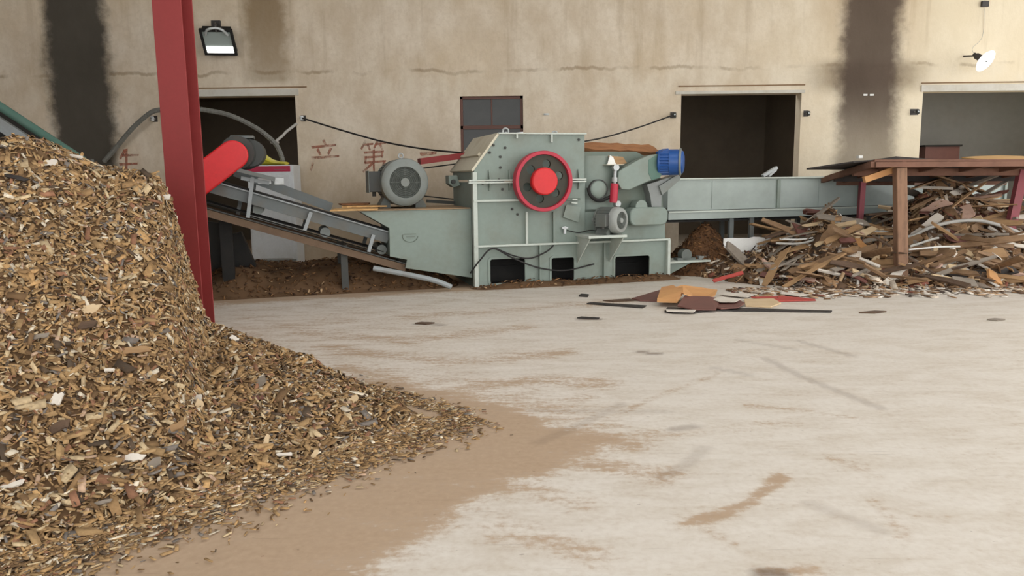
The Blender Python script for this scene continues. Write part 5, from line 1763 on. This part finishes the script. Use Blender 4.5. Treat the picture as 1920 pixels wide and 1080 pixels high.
# floodlight
fy = WALL_Y - .42
c = at_y(410, 80, fy)
t = Thing('floodlight', 'square black-framed floodlight hanging on the wall beside the red post', 'floodlight', (c.x, WALL_Y, c.z + .5))
nf = Vector((.12, -.80, -.60)).normalized()
sx = Vector((0, 0, 1)).cross(nf).normalized()
if sx.x < 0:
    sx = -sx
sy = nf.cross(sx)
if sy.z < 0:
    sy = -sy
hw, hh = .31, .27
def fpt(a, b, k):
    return c + sx * a + sy * b + nf * k
fo = [fpt(-hw, -hh, 0), fpt(hw, -hh, 0), fpt(hw * .95, hh, 0), fpt(-hw * 1.05, hh, 0)]
fi = [fpt(-hw + .05, -hh + .045, 0), fpt(hw - .05, -hh + .045, 0), fpt(hw * .95 - .05, hh - .05, 0), fpt(-hw * 1.05 + .05, hh - .05, 0)]
t.part('lamp_frame', MB().plate([fo, list(reversed(fi))], nf * -.05), M['black'])
t.part('reflector', MB().prism([p - nf * .12 for p in fi], nf * .02), M['steel'])
gl = NT('pale_lamp_glass').done(lin((150, 160, 156)), .25, 0, .5)
em = NT('lit_lamp_tube')
em.b.inputs['Emission Color'].default_value = (1, .98, .95, 1)
em.b.inputs['Emission Strength'].default_value = 3.0
em.done((1, 1, 1), .4)
t.part('front_glass', MB().prism([p - nf * .03 for p in fi], nf * .008), gl)
t.part('lamp_tube', MB().prism([fpt(-hw + .06, -hh + .05, -.02), fpt(hw - .06, -hh + .05, -.02), fpt(hw - .06, -hh + .18, -.02), fpt(-hw + .06, -hh + .18, -.02)], nf * .012), em.m, label='bright white lit lamp')
t.part('lamp_housing', MB().prism([fpt(-hw * .95, -hh * .9, -.05), fpt(hw * .95, -hh * .9, -.05), fpt(hw * .8, hh * .95, -.05), fpt(-hw * .9, hh * .95, -.05)], nf * -.12), M['black'])
t.part('yoke', MB().tube(spline([fpt(-hw * .7, hh * .6, .02), fpt(-hw * .5, hh * 1.02, .03), fpt(0, hh * 1.15, .02), fpt(hw * .4, hh * 1.02, .03), fpt(hw * .66, hh * .6, .02)], 5), .025, 6), M['steel'], smooth=True)
bt = WP(406, 45)
t.part('wall_bracket', MB().box((bt.x - .09, WALL_Y - .05, bt.z - .06), (bt.x + .09, WALL_Y, bt.z + .06)), M['insul'])
t.part('bracket_arm', MB().beam(Vector((bt.x, WALL_Y - .03, bt.z - .04)), fpt(0, hh * 1.1, .0), .14, .03, (1, 0, 0)), M['insul'])

# round lamp and its junction box
ly = WALL_Y - .45
c = at_y(1849, 115, ly)
ax = Vector((.30, -.55, -.42)).normalized()
t = Thing('disc_lamp', 'white round dish lamp hanging on a thin cord above the grey doorway', 'lamp', (c.x - .03, ly + .1, c.z + .3))
em2 = NT('lit_dish')
em2.b.inputs['Emission Color'].default_value = (1, .99, .97, 1)
em2.b.inputs['Emission Strength'].default_value = 1.0
em2.done((.9, .9, .9), .4)
t.part('dish', MB().lathe(c, ax, [(.0, 0.0), (.205, 0), (.22, -.012), (.18, -.05), (.08, -.10), (0, -.11)], 36), em2.m, smooth=True)
t.part('dish_screw', MB().cyl(c + ax * .0, c + ax * .012, .016, 8), M['darkmetal'])
t.part('lamp_holder', MB().cyl(c - ax * .10, c - ax * .24, .06, 14).cyl(c - ax * .24, c - ax * .30, .04, 12), M['insul'], smooth=True)
top = WP(1845, 8)
t.part('cord', MB().tube(spline([c - ax * .28, Vector((c.x - .12, ly + .28, c.z + .30)), Vector((top.x, WALL_Y - .03, c.z + .55)), Vector((top.x, WALL_Y - .02, top.z - .07))], 6), .004, 6), M['pipe'], smooth=True)
t.part('wall_arm', MB().beam(c - ax * .20 + Vector((0, 0, .02)), Vector((c.x - .18, WALL_Y, c.z + .17)), .03, .03), M['insul'])
single('junction_box', MB().box((top.x - .07, WALL_Y - .06, top.z - .055), (top.x + .07, WALL_Y, top.z + .055)), M['insul'], 'small black junction box on the wall above the round lamp', 'junction box', (top.x, WALL_Y, top.z), bevel=.006)

# crate seen through the grey doorway, against the far wall
a_, b_ = at_y(1736, 272, 18.3), at_y(1797, 310, 18.3)
t = Thing('cupboard', 'low dark red-brown cupboard against the far wall of the grey doorway room', 'cupboard', ((a_.x + b_.x) / 2, 18.5, 0))
t.part('carcass', MB().box((a_.x, 18.3, 0), (b_.x, 18.8, a_.z - .04)), WOODS['reddish'])
t.part('top', MB().box((a_.x - .04, 18.26, a_.z - .04), (b_.x + .04, 18.82, a_.z)), M['black'])
